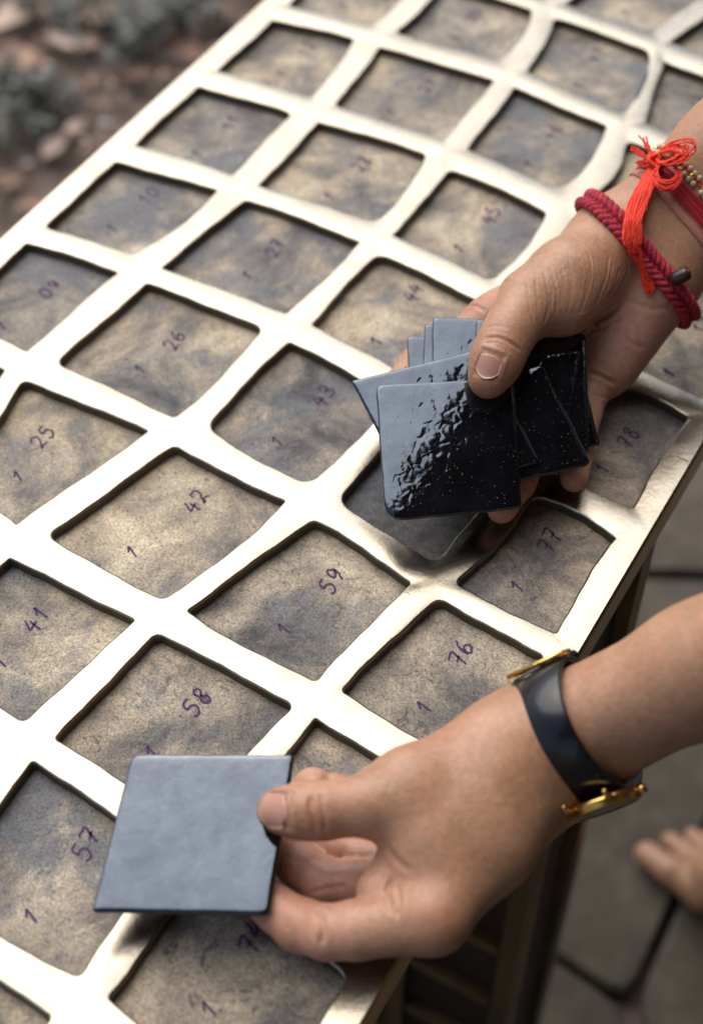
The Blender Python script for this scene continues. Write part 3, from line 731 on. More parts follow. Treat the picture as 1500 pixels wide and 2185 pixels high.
def palmR(V, N):
    c = FA.px(1330, 720, -25); k = np.clip(1.25 - np.linalg.norm((V - c) * np.array([1, 1, .6]), axis=1) / 34, 0, 1)
    f = np.clip((-N[:, 2] + .2), 0, 1) * 0
    tips = np.zeros(len(V))
    for u, v, n in ((1224,1020,-24),(1070,1086,-17),(1244,900,-35),(1020,660,-30)): tips = np.maximum(tips, np.exp(-(np.linalg.norm(V - FA.px(u, v, n), axis=1) / 16) ** 2))
    return np.clip(np.maximum(k, tips * .9), 0, 1)
def palmL(V, N):
    k = np.zeros(len(V))
    for u, v, n, r in ((700,1970,-8,22),(600,1930,-14,18),(690,1860,-20,22),(740,1810,-30,20),(830,1900,-4,16),(680,1670,-30,14)): k = np.maximum(k, np.exp(-(np.linalg.norm(V - FB.px(u, v, n), axis=1) / r) ** 2))
    return k * .9
LIM = 1e4
clipR = (np.array([-LIM] * 3), np.array([165, 200, LIM])); clipL = (np.array([-LIM] * 3), np.array([215, LIM, LIM]))
VR, QR, pR, rR = hand_mesh(RH, FA, clipR, RC, palmR, [(FA.px(1040,790,12), 10, .35), (FA.px(1072,726,18), 9, .35), (FA.px(1010,655,-25), 9, .5)], [(nR, 5.9, 11.5)], .8)
VL, QL, pL, rL = hand_mesh(LH, FB, clipL, LC, palmL, [(FB.px(930,1560,20), 12, .4), (FB.px(600,1730,12), 11, .4), (FB.px(930,1990,6), 14, .3), (FB.px(630,1970,-8), 14, .45), (FB.px(680,1735,20), 9, .3)], [(nL, 7.0, 14.0)], .85)
# ---- rest of the standing person (world metres -> mm)
def wv(*p): return np.array(p, float) * 1000
r_w = FA.world(FA.px(1345, 545, -21)); r_f = FA.world(FA.px(1740, 190, 15)); r_dir = (r_f - r_w) / np.linalg.norm(r_f - r_w)
l_w = FB.world(FB.px(1175, 1600, -17)); l_f = FB.world(FB.px(1650, 1375, 38)); l_dir = (l_f - l_w) / np.linalg.norm(l_f - l_w)
r_el = r_w + r_dir * .235; l_el = l_w + l_dir * .235
SHR = np.array([.52, .74, TZ + .60]); SHL = np.array([.56, .36, TZ + .60])
BODY = SDF()
BODY.group([(wv(*(r_w + r_dir * .09)), 24., wv(*r_el), 36.), (wv(*r_el), 36., wv(*SHR), 44.), (wv(*(l_w + l_dir * .09)), 23., wv(*l_el), 35.), (wv(*l_el), 35., wv(*SHL), 44.)], 20)
NECK = np.array([.56, .55, TZ + .66]); HEAD = np.array([.46, .55, TZ + .79])
BODY.group([(wv(*NECK), 55., wv(.50, .55, TZ + .73), 52.), (wv(*HEAD), 78., wv(HEAD[0] - .015, HEAD[1], HEAD[2] + .05), 80.), (wv(HEAD[0] - .05, HEAD[1], HEAD[2] - .055), 42., wv(HEAD[0] - .055, HEAD[1], HEAD[2] - .02), 50.),
            (wv(HEAD[0] - .095, HEAD[1], HEAD[2] - .005), 9., wv(HEAD[0] - .112, HEAD[1], HEAD[2] - .03), 12.)], 20)
def foot(ax, ay, side, yaw=0.0, lean=0):      # side +1: big toe towards -y
    g = []
    def p(x, y, z): 
        c, q = math.cos(yaw), math.sin(yaw); return wv(ax + x * c - y * q, ay + x * q + y * c, z)
    g += [(p(.05, 0, .035), 33., p(-.02, 0, .055), 33.), (p(-.02, 0, .06), 32., p(-.13, -.008 * side, .032), 30.), (p(-.02, 0, .03), 28., p(-.13, .018 * side, .024), 24.), (p(0, 0, .07), 34., p(.02, 0, .25), 42.)]
    toes = []
    for k, (ty, L, r) in enumerate(((-.034, .062, 12.5), (-.010, .060, 9.), (.008, .052, 8.2), (.024, .044, 7.6), (.038, .034, 7.))):
        toes.append([(p(-.13, ty * .85 * side, .022), r + 3, p(-.13 - L * .55, ty * side * 1.05, .021), r), (p(-.13 - L * .55, ty * side * 1.05, .021), r, p(-.13 - L, ty * side * 1.1, .0125), r * .95)])
    return g, toes
tx, ty, tz = at(1384, 1815, -TZ + .02)
fyaw = -.95; _c, _q = math.cos(fyaw), math.sin(fyaw); fax = tx - (-.192 * _c + .037 * _q); fay = ty - (-.192 * _q - .037 * _c)
FTR = foot(fax, fay, 1, fyaw); FTL = foot(.52, .30, -1, .1)
for ft in (FTR, FTL):
    BODY.group(ft[0], 25)
    for t in ft[1]: BODY.group(t, 4)
BODY.group([(wv(fax + .01, fay - .005, .16), 38., wv(fax + .06, fay - .03, .45), 50.), (wv(fax + .06, fay - .03, .45), 50., wv(.70, .62, TZ + .08), 72.), (wv(.525, .31, .16), 38., wv(.58, .335, .45), 50.), (wv(.58, .335, .45), 50., wv(.70, .45, TZ + .08), 72.),
            (wv(.70, .54, TZ + .12), 105., wv(.66, .55, TZ + .42), 100.), (wv(.66, .55, TZ + .42), 100., wv(.60, .55, TZ + .58), 70.), (wv(.60, .55, TZ + .58), 60., wv(*NECK), 50.), (wv(.60, .55, TZ + .58), 55., wv(*SHR), 44.), (wv(.60, .55, TZ + .58), 55., wv(*SHL), 44.)], 20)
VB, QB = BODY.surface(6.0); VB = laplace(VB, QB, 1, .4); 
# finer right foot, the one in view
FS = SDF(); FS.group(FTR[0][:4], 22)
for t in FTR[1]: FS.group(t, 4, 7)
VF, QF = FS.surface(2.0); VF = laplace(VF, QF, 2, .5)
def toW(fr, V): return fr.world(V)
parts = [(toW(FA, VR), QR, np.zeros(len(QR), int), pR, rR), (toW(FB, VL), QL, np.zeros(len(QL), int), pL, rL), (toW(FA, nR[0]), nR[1], nR[2], None, None), (toW(FB, nL[0]), nL[1], nL[2], None, None),
         (VB * .001, QB, np.zeros(len(QB), int), None, None), (VF * .001, QF, np.zeros(len(QF), int), None, None)]
PB = np.array([.62, .52, 0.0]); Vs, Qs, Ms, Ps, Rs = [], [], [], [], []; o_ = 0
for V, Q, M_, p, r in parts:
    Vs.append(V - PB); Qs.append(Q + o_); Ms.append(M_); Ps.append(p if p is not None else np.zeros(len(V))); Rs.append(r if r is not None else np.zeros(len(V))); o_ += len(V)
me = mesh_np('person', np.concatenate(Vs), np.concatenate(Qs))
for m_ in (SKIN, NAIL, NAILTIP): me.materials.append(m_)
me.polygons.foreach_set('material_index', np.concatenate(Ms).astype(np.int32))
for nm, dat in (('palm', np.concatenate(Ps)), ('red', np.concatenate(Rs))):
    a_ = me.attributes.new(nm, 'FLOAT', 'POINT'); a_.data.foreach_set('value', dat.astype(np.float32))
person = new_obj('person', me); person.location = PB
tag(person, 'barefoot person leaning over the table, holding black tiles in both hands', 'person')
# ---- clothes
def cloth(name, sdf, mat, h=8.0):
    V, Q = sdf.surface(h); V = laplace(V, Q, 1, .4)
    o = new_obj(name, mesh_np(name, V * .001 - PB, Q), mat, person); return o
SHIRTM = simple('dark_cotton', (0.03, 0.032, 0.04), 0.9, 0, 60, 0.4, 0.006, 0.2); TROUSM = simple('black_trousers', (0.02, 0.02, 0.022), 0.9, 0, 60, 0.4, 0.006, 0.2); HAIRM = simple('black_hair', (0.012, 0.01, 0.009), 0.45, 0, 90, 0.6, 0.004)
SH = SDF(); SH.group([(wv(.70, .54, TZ + .22), 150., wv(.66, .55, TZ + .40), 150.), (wv(.66, .62, TZ + .40), 130., wv(.60, .65, TZ + .56), 105.), (wv(.66, .48, TZ + .40), 130., wv(.62, .45, TZ + .56), 105.),
    (wv(*SHR), 62., wv(*(SHR * .25 + r_el * .75)), 56.), (wv(*SHL), 62., wv(*(SHL * .25 + l_el * .75)), 56.), (wv(.60, .55, TZ + .60), 80., wv(.58, .55, TZ + .64), 66.)], 50)
cloth('shirt', SH, SHIRTM)
TR = SDF(); hx = fax
TR.group([(wv(.72, .54, TZ + .20), 152., wv(.71, .54, TZ + .10), 160.), (wv(.70, .62, TZ + .08), 100., wv(hx + .06, fay - .03, .45), 76.), (wv(hx + .06, fay - .03, .45), 76., wv(hx + .02, fay - .01, .14), 60.),
          (wv(.70, .45, TZ + .08), 100., wv(.58, .335, .45), 76.), (wv(.58, .335, .45), 76., wv(.53, .33, .14), 62.)], 40)
cloth('trousers', TR, TROUSM)
HR = SDF(); HR.group([(wv(HEAD[0] + .025, HEAD[1], HEAD[2] + .02), 84., wv(HEAD[0] - .0, HEAD[1], HEAD[2] + .065), 80.), (wv(HEAD[0] + .06, HEAD[1], HEAD[2] - .02), 60., wv(HEAD[0] + .10, HEAD[1], HEAD[2] - .16), 45.)], 25)
cloth('hair', HR, HAIRM)
#SECTION WORN
# ---------------------------------------------------------------- things worn on the wrists
def project(Wp):
    d = np.atleast_2d(Wp) - CAMP; z = d @ FWD; return np.stack([CXP + FPX * (d @ RIGHT) / z, CYP - FPX * (d @ UPV) / z], 1)
def unit(v): return v / np.linalg.norm(v)
GOLD = simple('gold_metal', (0.80, 0.50, 0.14), 0.22, 1.0); STRAPM = simple('black_leather', (0.008, 0.008, 0.010), 0.19, 0, 500, 0.15, 0.0005); DIALM = simple('black_dial', (0.02, 0.02, 0.02), 0.08)
def watch():
    ax = unit(FB.px(1490, 1425, 24) - FB.px(1165, 1565, -10)); C = FB.px(1232, 1570, -9)
    ring, rad = LH.ring(C, ax, 120, .5); ring = ring + (np.roll(ring, 1, 0) + np.roll(ring, -1, 0) - 2 * ring) * .3
    Wp = project(FB.world(ring)); org = FB.world(C)
    root = empty('wristwatch', org); tag(root, 'gold watch on a glossy black leather strap, worn on the wrist', 'watch')
    loc = lambda L: FB.world(L) - org
    hw, th = 11.5, 2.0; n = len(ring)
    prof = [(-hw, .0), (-hw, th * .7), (-hw + .7, th), (hw - .7, th), (hw, th * .7), (hw, 0)]
    V = []; F = []; m = len(prof)
    for i in range(n):
        for a, h in prof: V.append(loc(ring[i] + ax * a + rad[i] * h))
    for i in range(n):
        for k in range(m): F.append((i * m + k, i * m + (k + 1) % m, ((i + 1) % n) * m + (k + 1) % m, ((i + 1) % n) * m + k))
    me = mesh('strap', V, F); new_obj('strap', me, STRAPM, root)
    # stitching edge / keeper loops and buckle near the top
    ib = int(np.argmin(np.linalg.norm(Wp - np.array([1168, 1452]), axis=1) + (np.array([(p - C) @ (FB.M.T @ -FWD) for p in ring]) < 0) * 400))
    t = unit(ring[(ib + 1) % n] - ring[ib - 1]); u = rad[ib]; P = ring[ib] + u * 3.0
    mb = MB(); rr = [P + t * b + ax * a + u * c for a, b, c in ((-12.4, -4, .2), (-12.4, 4, .6), (12.4, 4, .6), (12.4, -4, .2))]
    mb.tube([loc(p) for p in rr], .0010, 8, True); b_ = mb.build('buckle', GOLD, root)
    mb = MB(); mb.tube([loc(P - t * 4), loc(P + u * 1.2), loc(P + t * 4.8 + u * .4)], .0008, 8); mb.build('prong', GOLD, b_)
    # free strap end and keeper past the buckle
    sgn = 1 if Wp[(ib + 4) % n][1] < Wp[ib - 4][1] else -1
    for nm, i0, i1, lift, w2 in (('strap_end', 1, 15, 2.2, 9.4), ('keeper_loop', 8, 10, 4.2, 11.0)):
        V = []; F = []; idx = [(ib + sgn * q) % n for q in range(i0, i1 + 1)]
        pr = [(-w2, lift), (-w2, lift + 1.3), (-w2 + .6, lift + 1.7), (w2 - .6, lift + 1.7), (w2, lift + 1.3), (w2, lift)]
        for i in idx:
            for a, h in pr: V.append(loc(ring[i] + ax * a + rad[i] * h))
        for i in range(len(idx) - 1):
            for k in range(6): F.append((i * 6 + k, i * 6 + (k + 1) % 6, i * 6 + 6 + (k + 1) % 6, i * 6 + 6 + k))
        F += [tuple(range(6)), tuple(range(len(V) - 6, len(V)))]
        new_obj(nm, mesh(nm, V, F), STRAPM, root)
    # case on the far side
    ic = int(np.argmin(np.linalg.norm(Wp - np.array([1296, 1690]), axis=1)))
    view = np.array([unit(FB.world(p) - CAMP) @ FB.M for p in ring]); score = np.abs((rad * view).sum(1) + .12) + (Wp[:, 1] < project(org)[0][1]) * 9
    ic = int(np.argmin(score))
    u = rad[ic]; t = unit(np.cross(ax, u)); P = ring[ic] + u * 1.0
    def lathe(name, prof, mat, par, seg=48):
        V = []; F = []; k = len(prof)
        for i in range(seg):
            th_ = 2 * math.pi * i / seg
            for r, h in prof: V.append(loc(P + (ax * math.cos(th_) + t * math.sin(th_)) * r + u * h))
        for i in range(seg):
            for q in range(k - 1): F.append((i * k + q, i * k + q + 1, ((i + 1) % seg) * k + q + 1, ((i + 1) % seg) * k + q))
        F.append(tuple(i * k for i in range(seg))); F.append(tuple(i * k + k - 1 for i in range(seg))[::-1])
        return new_obj(name, mesh(name, V, F), mat, par)
    case = lathe('case', [(11, 0), (13.6, .3), (15.2, .9), (15.8, 2.0), (15.6, 3.2), (15.0, 3.6), (15.0, 4.4), (14.4, 5.0), (13.6, 5.2), (13.2, 4.8)], GOLD, root)
    lathe('dial', [(.1, 4.2), (13.1, 4.2), (13.1, 4.75), (12.0, 5.0), (.1, 5.1)], DIALM, case)
    mb = MB(); mb.tube([loc(P + ax * 15.4 + u * 2.4), loc(P + ax * 18.2 + u * 2.4)], [.0019, .0021], 12); mb.build('crown', GOLD, case)
    for s1 in (-1, 1):
        for s2 in (-1, 1):
            mb = MB(); mb.tube([loc(P + t * s1 * 12 + ax * s2 * 8.6 + u * 2.4), loc(P + t * s1 * 15.5 + ax * s2 * 8.8 + u * 1.6), loc(P + t * s1 * 17.5 + ax * s2 * 8.8 - u * .6)], [.0013, .0012, .0009], 8); mb.build('lug', GOLD, case)
watch()
CRIM = simple('crimson_cord', (0.44, 0.020, 0.045), 0.7, 0, 1100, 1.0, 0.0012, 0.45); REDT = simple('scarlet_thread', (0.80, 0.045, 0.016), 0.7, 0, 2500, 0.4, 0.0003); BEADM = simple('dark_wood_bead', (0.03, 0.015, 0.012), 0.3, 0, 500, 0.3, 0.0006)
PEARL = simple('pearl', (0.62, 0.47, 0.32), 0.25); ORNG = simple('orange_thread', (0.85, 0.30, 0.02), 0.7); PINK = simple('faded_pink_band', (0.42, 0.16, 0.12), 0.85, 0, 900, .5, .0005)
RAX = unit(FA.px(1590, 340, -1) - FA.px(1350, 548, -21)); RC0 = FA.px(1350, 546, -21)
def rring(shift, off, n=140, tilt=0.0):
    ax = unit(RAX + tilt * unit(FA.px(1240, 440, -20) - FA.px(1450, 640, -24))); C = RC0 + RAX * shift
    r_, d_ = RH.ring(C, ax, n, off)
    for _ in range(3): r_ = r_ + (np.roll(r_, 1, 0) + np.roll(r_, -1, 0) - 2 * r_) * .25
    return r_, d_, ax, C
def blob(mb, P, e1, e2, e3, nu=6, nv=8):
    b = len(mb.V)
    for i in range(nu + 1):
        th = math.pi * i / nu
        for j in range(nv):
            ph = 2 * math.pi * j / nv; mb.V.append(tuple(P + e1 * math.cos(th) + (e2 * math.cos(ph) + e3 * math.sin(ph)) * math.sin(th)))
    for i in range(nu):
        for j in range(nv): mb.F.append((b + i * nv + j, b + i * nv + (j + 1) % nv, b + (i + 1) * nv + (j + 1) % nv, b + (i + 1) * nv + j))
def braid():
    r_, d_, ax, C = rring(0, 2.6, 60); org = FA.world(C); root = empty('braided_bracelet', org); tag(root, 'crimson braided cord bracelet with a dark toggle bead on the wrist', 'bracelet')
    M = FA.M * .001; loc = lambda L: FA.world(L) - org; mb = MB(); n = len(r_)
    for i in range(n):
        t = unit(r_[(i + 1) % n] - r_[i - 1])
        for s_ in (-1, 1):
            P = r_[i] + ax * s_ * 2.9 + t * (.6 * s_); e = unit(t * .80 - ax * s_ * .62); sd = unit(np.cross(e, d_[i]))
            blob(mb, loc(P + d_[i] * .5), M @ (e * 3.9), M @ (sd * 1.9), M @ (d_[i] * 2.8))
        blob(mb, loc(r_[i] - d_[i] * .6), M @ (t * 2.2), M @ (ax * 4.2), M @ (d_[i] * 2.2), 4, 6)
    mb.build('braid', CRIM, root)
    Wp = project(FA.world(r_)); tc_ = FA.M.T @ -FWD; i = int(np.argmin(np.linalg.norm(Wp - np.array([1428, 590]), axis=1) + (d_ @ tc_ < 0.1) * 500))
    P = r_[i] + d_[i] * 4 + ax * 2; e = unit(ax * .9 + d_[i] * .45); mb = MB()
    q = [(-1, 2.6), (-.4, 3.2), (1.5, 3.45), (5.5, 3.4), (7.6, 3.1), (8.0, 2.3), (7.4, 1.2)]
    mb.tube([loc(P + e * a) for a, _ in q], [b * .001 for _, b in q], 16); mb.build('bead', BEADM, root)
braid()
def threads():
    org = FA.world(RC0 + RAX * 33); root = empty('thread_bracelet', org); tag(root, 'scarlet thread bracelet tied in a loose bow with a hanging tassel', 'bracelet'); loc = lambda L: FA.world(L) - org
    rg = random.Random(5)
    mb = MB()
    for k in range(9):
        r_, d_, ax, C = rring(29.5 + k * .8, .7 + (k % 3) * .35, 90); mb.tube([loc(p + RAX * .3 * math.sin(i * .35 + k)) for i, p in enumerate(r_)], .00062, 6, True)
    mb.build('wrist_band', simple('red_cord', (0.42, 0.012, 0.018), .65, 0, 2000, .5, .0004), root)
    def surf(u, v, lift):
        P = hits(RH, FA, [(u, v)])[0]
        return P
    def strand(pix, base_n, r=.00048):
        H = hits(RH, FA, [(u, v) for u, v, _ in pix]); L = []; ln = base_n
        for (u, v, lf), h in zip(pix, H):
            n_ = ln if np.isnan(h[0]) else h[2] + lf
            ln = n_; L.append(FA.px(u, v, n_))
        L = smooth_line(L, 5); L = [p + np.array([rg.uniform(-.28, .28) for _ in range(3)]) for p in L]
        return [loc(p) for p in L]
    tas = MB(); K = (1398, 342)
    for k in range(150):                       # tassel that falls over the braid
        j = rg.uniform(-1, 1); w = 1 + .0 * k; e = rg.random()
        px = [(K[0] + rg.uniform(-7, 7), K[1] + rg.uniform(-4, 8), 5), (1386 + j * 13, 378 + rg.uniform(-8, 8), 5.5), (1364 + j * 21, 425, 5 + rg.uniform(-1, 1)), (1350 + j * 19, 470, 6.5 + rg.uniform(-1, 1))]
        px.append((1348 + j * 18 + rg.uniform(-3, 3), 505 + rg.uniform(-8, 14), 7))
        if e > .35: px.append((1354 + j * 12 + rg.uniform(-3, 3), 535 + rg.uniform(-14, 8), 6))
        if e > .8: px += [(1368 + j * 6, 572, 4), (1380 + j * 10, 600 + rg.uniform(-10, 10), 2.2), (1386 + j * 9, 618 + rg.uniform(-8, 10), 1.5)]
        tas.tube(strand(px, 0), .00038, 5)
    tas.build('tassel', REDT, root)
    bow = MB()
    for k in range(15):                       # loops of the bow to the right and the short ends to the left
        w = rg.uniform(.5, 1.0); a = rg.uniform(-.1, .22)
        cx_, cy_ = 1440, 318
        px = []
        for q in range(9):
            t = q / 8 * 2 * math.pi; x = K[0] + 44 * w * (1 - math.cos(t)) ; y = K[1] - 30 * w * (1 - math.cos(t)) * .5 + 22 * w * math.sin(t) - 4
            px.append((x, y + a * (x - K[0]), 7 + 3 * math.sin(t / 2) + rg.uniform(-1, 1)))
        bow.tube(strand(px, 0), .00042, 5)
    for k in range(13):
        w = rg.uniform(.75, 1.3); px = []
        for q in range(9):
            t = q / 8 * 2 * math.pi; px.append((K[0] + 22 + 30 * w * math.sin(t) * .8 + 2, K[1] + 6 + 42 * w * (1 - math.cos(t)) * .55, 6 + rg.uniform(-.6, 1.4)))
        bow.tube(strand(px, 0), .00042, 5)
    for k in range(16):
        ang = rg.uniform(-.35, 1.25); L_ = rg.uniform(40, 64); dx, dy = -math.cos(ang), -math.sin(ang) * 1.0
        if k > 9: dx, dy = -.85, rg.uniform(.0, .55); L_ = rg.uniform(30, 55)
        bow.tube(strand([(K[0], K[1], 6), (K[0] + dx * L_ * .4, K[1] + dy * L_ * .4 + 3, 7), (K[0] + dx * L_ * .75 + rg.uniform(-3, 3), K[1] + dy * L_ * .75, 7), (K[0] + dx * L_, K[1] + dy * L_ + rg.uniform(-3, 3), 6)], -8), .00042, 5)
    bow.build('bow', REDT, root)
    kn = MB(); P = hits(RH, FA, [K])[0]; 
    for k in range(5):
        L = [FA.px(K[0] + 11 * math.cos(t) + k * 2 - 4, K[1] + 13 * math.sin(t), P[2] + 6 + 2.5 * math.cos(t * 2 + k)) for t in np.linspace(0, 2 * math.pi, 14)[:-1]]
        kn.tube([loc(p) for p in L], .0009, 6, True)
    kn.build('knot', REDT, root)
threads()
def beaded():
    org = FA.world(RC0 + RAX * 41); root = empty('beaded_bracelet', org); tag(root, 'bracelet of small pearl and gold beads beside the red thread', 'bracelet'); loc = lambda L: FA.world(L) - org; M = FA.M * .001
    r_, d_, ax, C = rring(41, .5, 90); mb = MB(); mb.tube([loc(p) for p in r_], .0006, 6, True); mb.build('cord', REDT, root)
    r_, d_, ax, C = rring(41, 1.6, 54)
    me = None
    for i in range(len(r_)):
        for s_ in (-1, 0, 1):
            if s_ == 0 and i % 3: continue
            if s_ and i % 6 == 5: continue
            rr = 1.5 if s_ else 1.7; mb = MB(); P = r_[i] + ax * s_ * 1.9
            blob(mb, np.zeros(3), np.array([0, 0, rr]) * .001, np.array([rr, 0, 0]) * .001, np.array([0, rr, 0]) * .001, 6, 8)
            if me is None or True:
                key = 'gold' if s_ == 0 else 'pearl'
                if key not in BEADS: BEADS[key] = mesh('bead', mb.V, mb.F); BEADS[key].materials.append(GOLD if s_ == 0 else PEARL)
                o = bpy.data.objects.new('bead', BEADS[key]); COL.objects.link(o); o.parent = root; o.location = loc(P)
BEADS = {}
beaded()
def band():
    r_, d_, ax, C = rring(25.8, .25, 100); org = FA.world(C); root = empty('fabric_bracelet', org); tag(root, 'faded pink flat fabric band under the red threads on the wrist', 'bracelet'); loc = lambda L: FA.world(L) - org
    V = []; F = []; n = len(r_); pr = [(-1.8, 0), (-1.8, .5), (-1.3, .9), (1.3, .9), (1.8, .5), (1.8, 0)]
    for i in range(n):
        for a, h in pr: V.append(loc(r_[i] + ax * a + d_[i] * h))
    for i in range(n):
        for k in range(6): F.append((i * 6 + k, i * 6 + (k + 1) % 6, ((i + 1) % n) * 6 + (k + 1) % 6, ((i + 1) % n) * 6 + k))
    new_obj('woven_band', mesh('woven_band', V, F), PINK, root)
    mb = MB(); rg = random.Random(9)
    base = FA.px(1478, 590, -40)
    for k in range(14):
        a = [base + np.array([rg.uniform(-2, 2), rg.uniform(-2, 2), 0]), base + np.array([6 + rg.uniform(-1, 1), -2 + rg.uniform(-2, 2), -2]), base + np.array([14, 1 + rg.uniform(-4, 3), -5 + rg.uniform(-2, 2)])]
        mb.tube([loc(p) for p in smooth_line(a, 4)], .0007, 5)
    mb.build('orange_tassel', ORNG, root)
band()
#SECTION GROUND
# ---------------------------------------------------------------- ground
def make_soil():
    m, n, b = mat_new('garden_soil'); tc = node(n, 'ShaderNodeTexCoord').outputs['Object']
    a = noise(n, 14, 8, 0.7, tc); c = ramp(n, [(0.3, (0.075, 0.056, 0.044)), (0.5, (0.25, 0.19, 0.152)), (0.72, (0.42, 0.34, 0.28))], a.outputs[0]); n.links.new(c.outputs[0], b.inputs['Base Color'])
    b.inputs['Roughness'].default_value = .95; bump(n, b, noise(n, 60, 8, .75, tc).outputs[0], 1.0, .02); return m
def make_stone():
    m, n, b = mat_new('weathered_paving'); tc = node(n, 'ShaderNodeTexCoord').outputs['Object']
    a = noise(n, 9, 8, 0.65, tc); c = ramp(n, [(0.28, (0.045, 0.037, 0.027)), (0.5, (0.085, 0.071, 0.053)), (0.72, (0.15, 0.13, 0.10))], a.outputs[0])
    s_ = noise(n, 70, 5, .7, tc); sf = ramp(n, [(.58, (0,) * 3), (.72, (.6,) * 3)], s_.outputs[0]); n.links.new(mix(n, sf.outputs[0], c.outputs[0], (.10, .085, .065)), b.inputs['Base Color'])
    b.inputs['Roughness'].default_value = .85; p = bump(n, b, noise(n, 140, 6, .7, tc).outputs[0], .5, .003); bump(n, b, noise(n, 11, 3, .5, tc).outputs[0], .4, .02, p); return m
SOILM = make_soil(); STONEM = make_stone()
GM = MB(); GM.add([(-150, -150, -.03), (150, -150, -.03), (150, 150, -.03), (-150, 150, -.03)], [(0, 1, 2, 3)])
tag(GM.build('ground', SOILM, None, False), kind='structure')
def in_tbl(x, y): return x * AC[0] + y * AC[1]
def soil_bed():                                  # uneven soil left of the table
    n1, n2 = 110, 150; V = []; F = []; rg = np.random.default_rng(4)
    from mathutils import noise as mn
    for i in range(n1 + 1):
        for j in range(n2 + 1):
            a = -2.6 + (2.12) * i / n1; l = -1.2 + 5.0 * j / n2; X = AC * a + AL * l
            h = .012 * mn.noise(Vector((X[0] * 5, X[1] * 5, 0))) + .008 * mn.noise(Vector((X[0] * 17, X[1] * 17, 3))) + .005 * mn.noise(Vector((X[0] * 45, X[1] * 45, 5)))
            V.append((X[0], X[1], h - .004))
    for i in range(n1):
        for j in range(n2): F.append((i * (n2 + 1) + j, (i + 1) * (n2 + 1) + j, (i + 1) * (n2 + 1) + j + 1, i * (n2 + 1) + j + 1))
    tag(new_obj('soil_bed', mesh('soil_bed', V, F), SOILM), kind='structure')
soil_bed()
# irregular paving on the other side
def clip_poly(P, p0, nrm):
    out = []
    for i in range(len(P)):
        a, b = P[i], P[(i + 1) % len(P)]; da, db = (a - p0) @ nrm, (b - p0) @ nrm
        if da <= 0: out.append(a)
        if da * db < 0: out.append(a + (b - a) * da / (da - db))
    return out
def paving():
    mb = MB(); q = [AC * a + AL * l for a, l in ((-.47, -1.2), (3.2, -1.2), (3.2, 3.6), (-.47, 3.6))]
    mb.add([(p[0], p[1], -.0215) for p in q], [(0, 1, 2, 3)]); pav = mb.build('pavement', SOILM, None, False); tag(pav, kind='structure')
    g = lambda u, v: at(u, v, -TZ)[:2]
    J = g(1345, 2148); a1 = math.atan2(*(g(1252, 2086) - J)[::-1]); a2 = math.atan2(*(g(1455, 1890) - J)[::-1]); a3 = math.atan2(*(g(1322, 2260) - J)[::-1])
    t1 = (a1 + a2) - a3; 
    seeds = []
    for th in ((a1 + a2 - a3), (a2 + a3 - a1), (a1 + a3 - a2)): pass
    def mid(a, b):
        d = (b - a + math.pi) % (2 * math.pi) - math.pi; return a + d / 2
    th1 = mid(a1, a2); th2 = 2 * a2 - th1; th3 = 2 * a1 - th1
    seeds = [J + .19 * np.array([math.cos(t), math.sin(t)]) for t in (th1, th2, th3)]
    U1 = g(1455, 1062); U2 = g(1545, 1125); dn = unit(np.array([-(U2 - U1)[1], (U2 - U1)[0]])); s0 = seeds[0]; dist = (U1 - s0) @ dn
    seeds.append(s0 + 2 * dist * dn)
    rg = random.Random(12); fixed = len(seeds)
    for i in range(14):
        for j in range(15):
            X = AC * (-.4 + .27 * i + rg.uniform(-.09, .09)) + AL * (-1.1 + .32 * j + rg.uniform(-.1, .1)); X = X[:2]
            if min(np.linalg.norm(X - s_) for s_ in seeds[:fixed]) > .36 and np.linalg.norm(X - J) > .45: seeds.append(X)
    Q2 = [np.array(p[:2]) for p in q]
    for i, s_ in enumerate(seeds):
        P = list(Q2)
        for k, o in enumerate(seeds):
            if k != i and np.linalg.norm(o - s_) < 1.6:
                P = clip_poly(P, (s_ + o) / 2, unit(o - s_))
                if len(P) < 3: break
        if len(P) < 3: continue
        c = np.mean(P, 0)
        for k, o in enumerate(seeds):          # joint: pull every side in
            if k != i and np.linalg.norm(o - s_) < 1.6: P = clip_poly(P, (s_ + o) / 2 - unit(o - s_) * (.0045 + .003 * ((i * k) % 3)), unit(o - s_))
        L = []
        for k in range(len(P)):                # soften corners
            a, b, d = P[k - 1], P[k], P[(k + 1) % len(P)]; la, ld = np.linalg.norm(a - b), np.linalg.norm(d - b); w = min(.02, la * .3, ld * .3)
            p0 = b + (a - b) / la * w; p2 = b + (d - b) / ld * w; L += [p0, .25 * p0 + .5 * b + .25 * p2, p2]
        c = np.mean(L, 0); N = len(L); V = []; F = []
        z = rg.uniform(-.003, .003)
        for sc, zz in ((1, -.025), (1, -.004 + z), (.985, z)):
            for p in L: V.append((*(c + (p - c) * sc - c), zz))
        for k in range(2):
            for m in range(N): F.append((k * N + m, k * N + (m + 1) % N, (k + 1) * N + (m + 1) % N, (k + 1) * N + m))
        F.append(tuple(range(2 * N, 3 * N)))
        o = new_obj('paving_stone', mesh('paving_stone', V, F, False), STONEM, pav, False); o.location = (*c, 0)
paving()
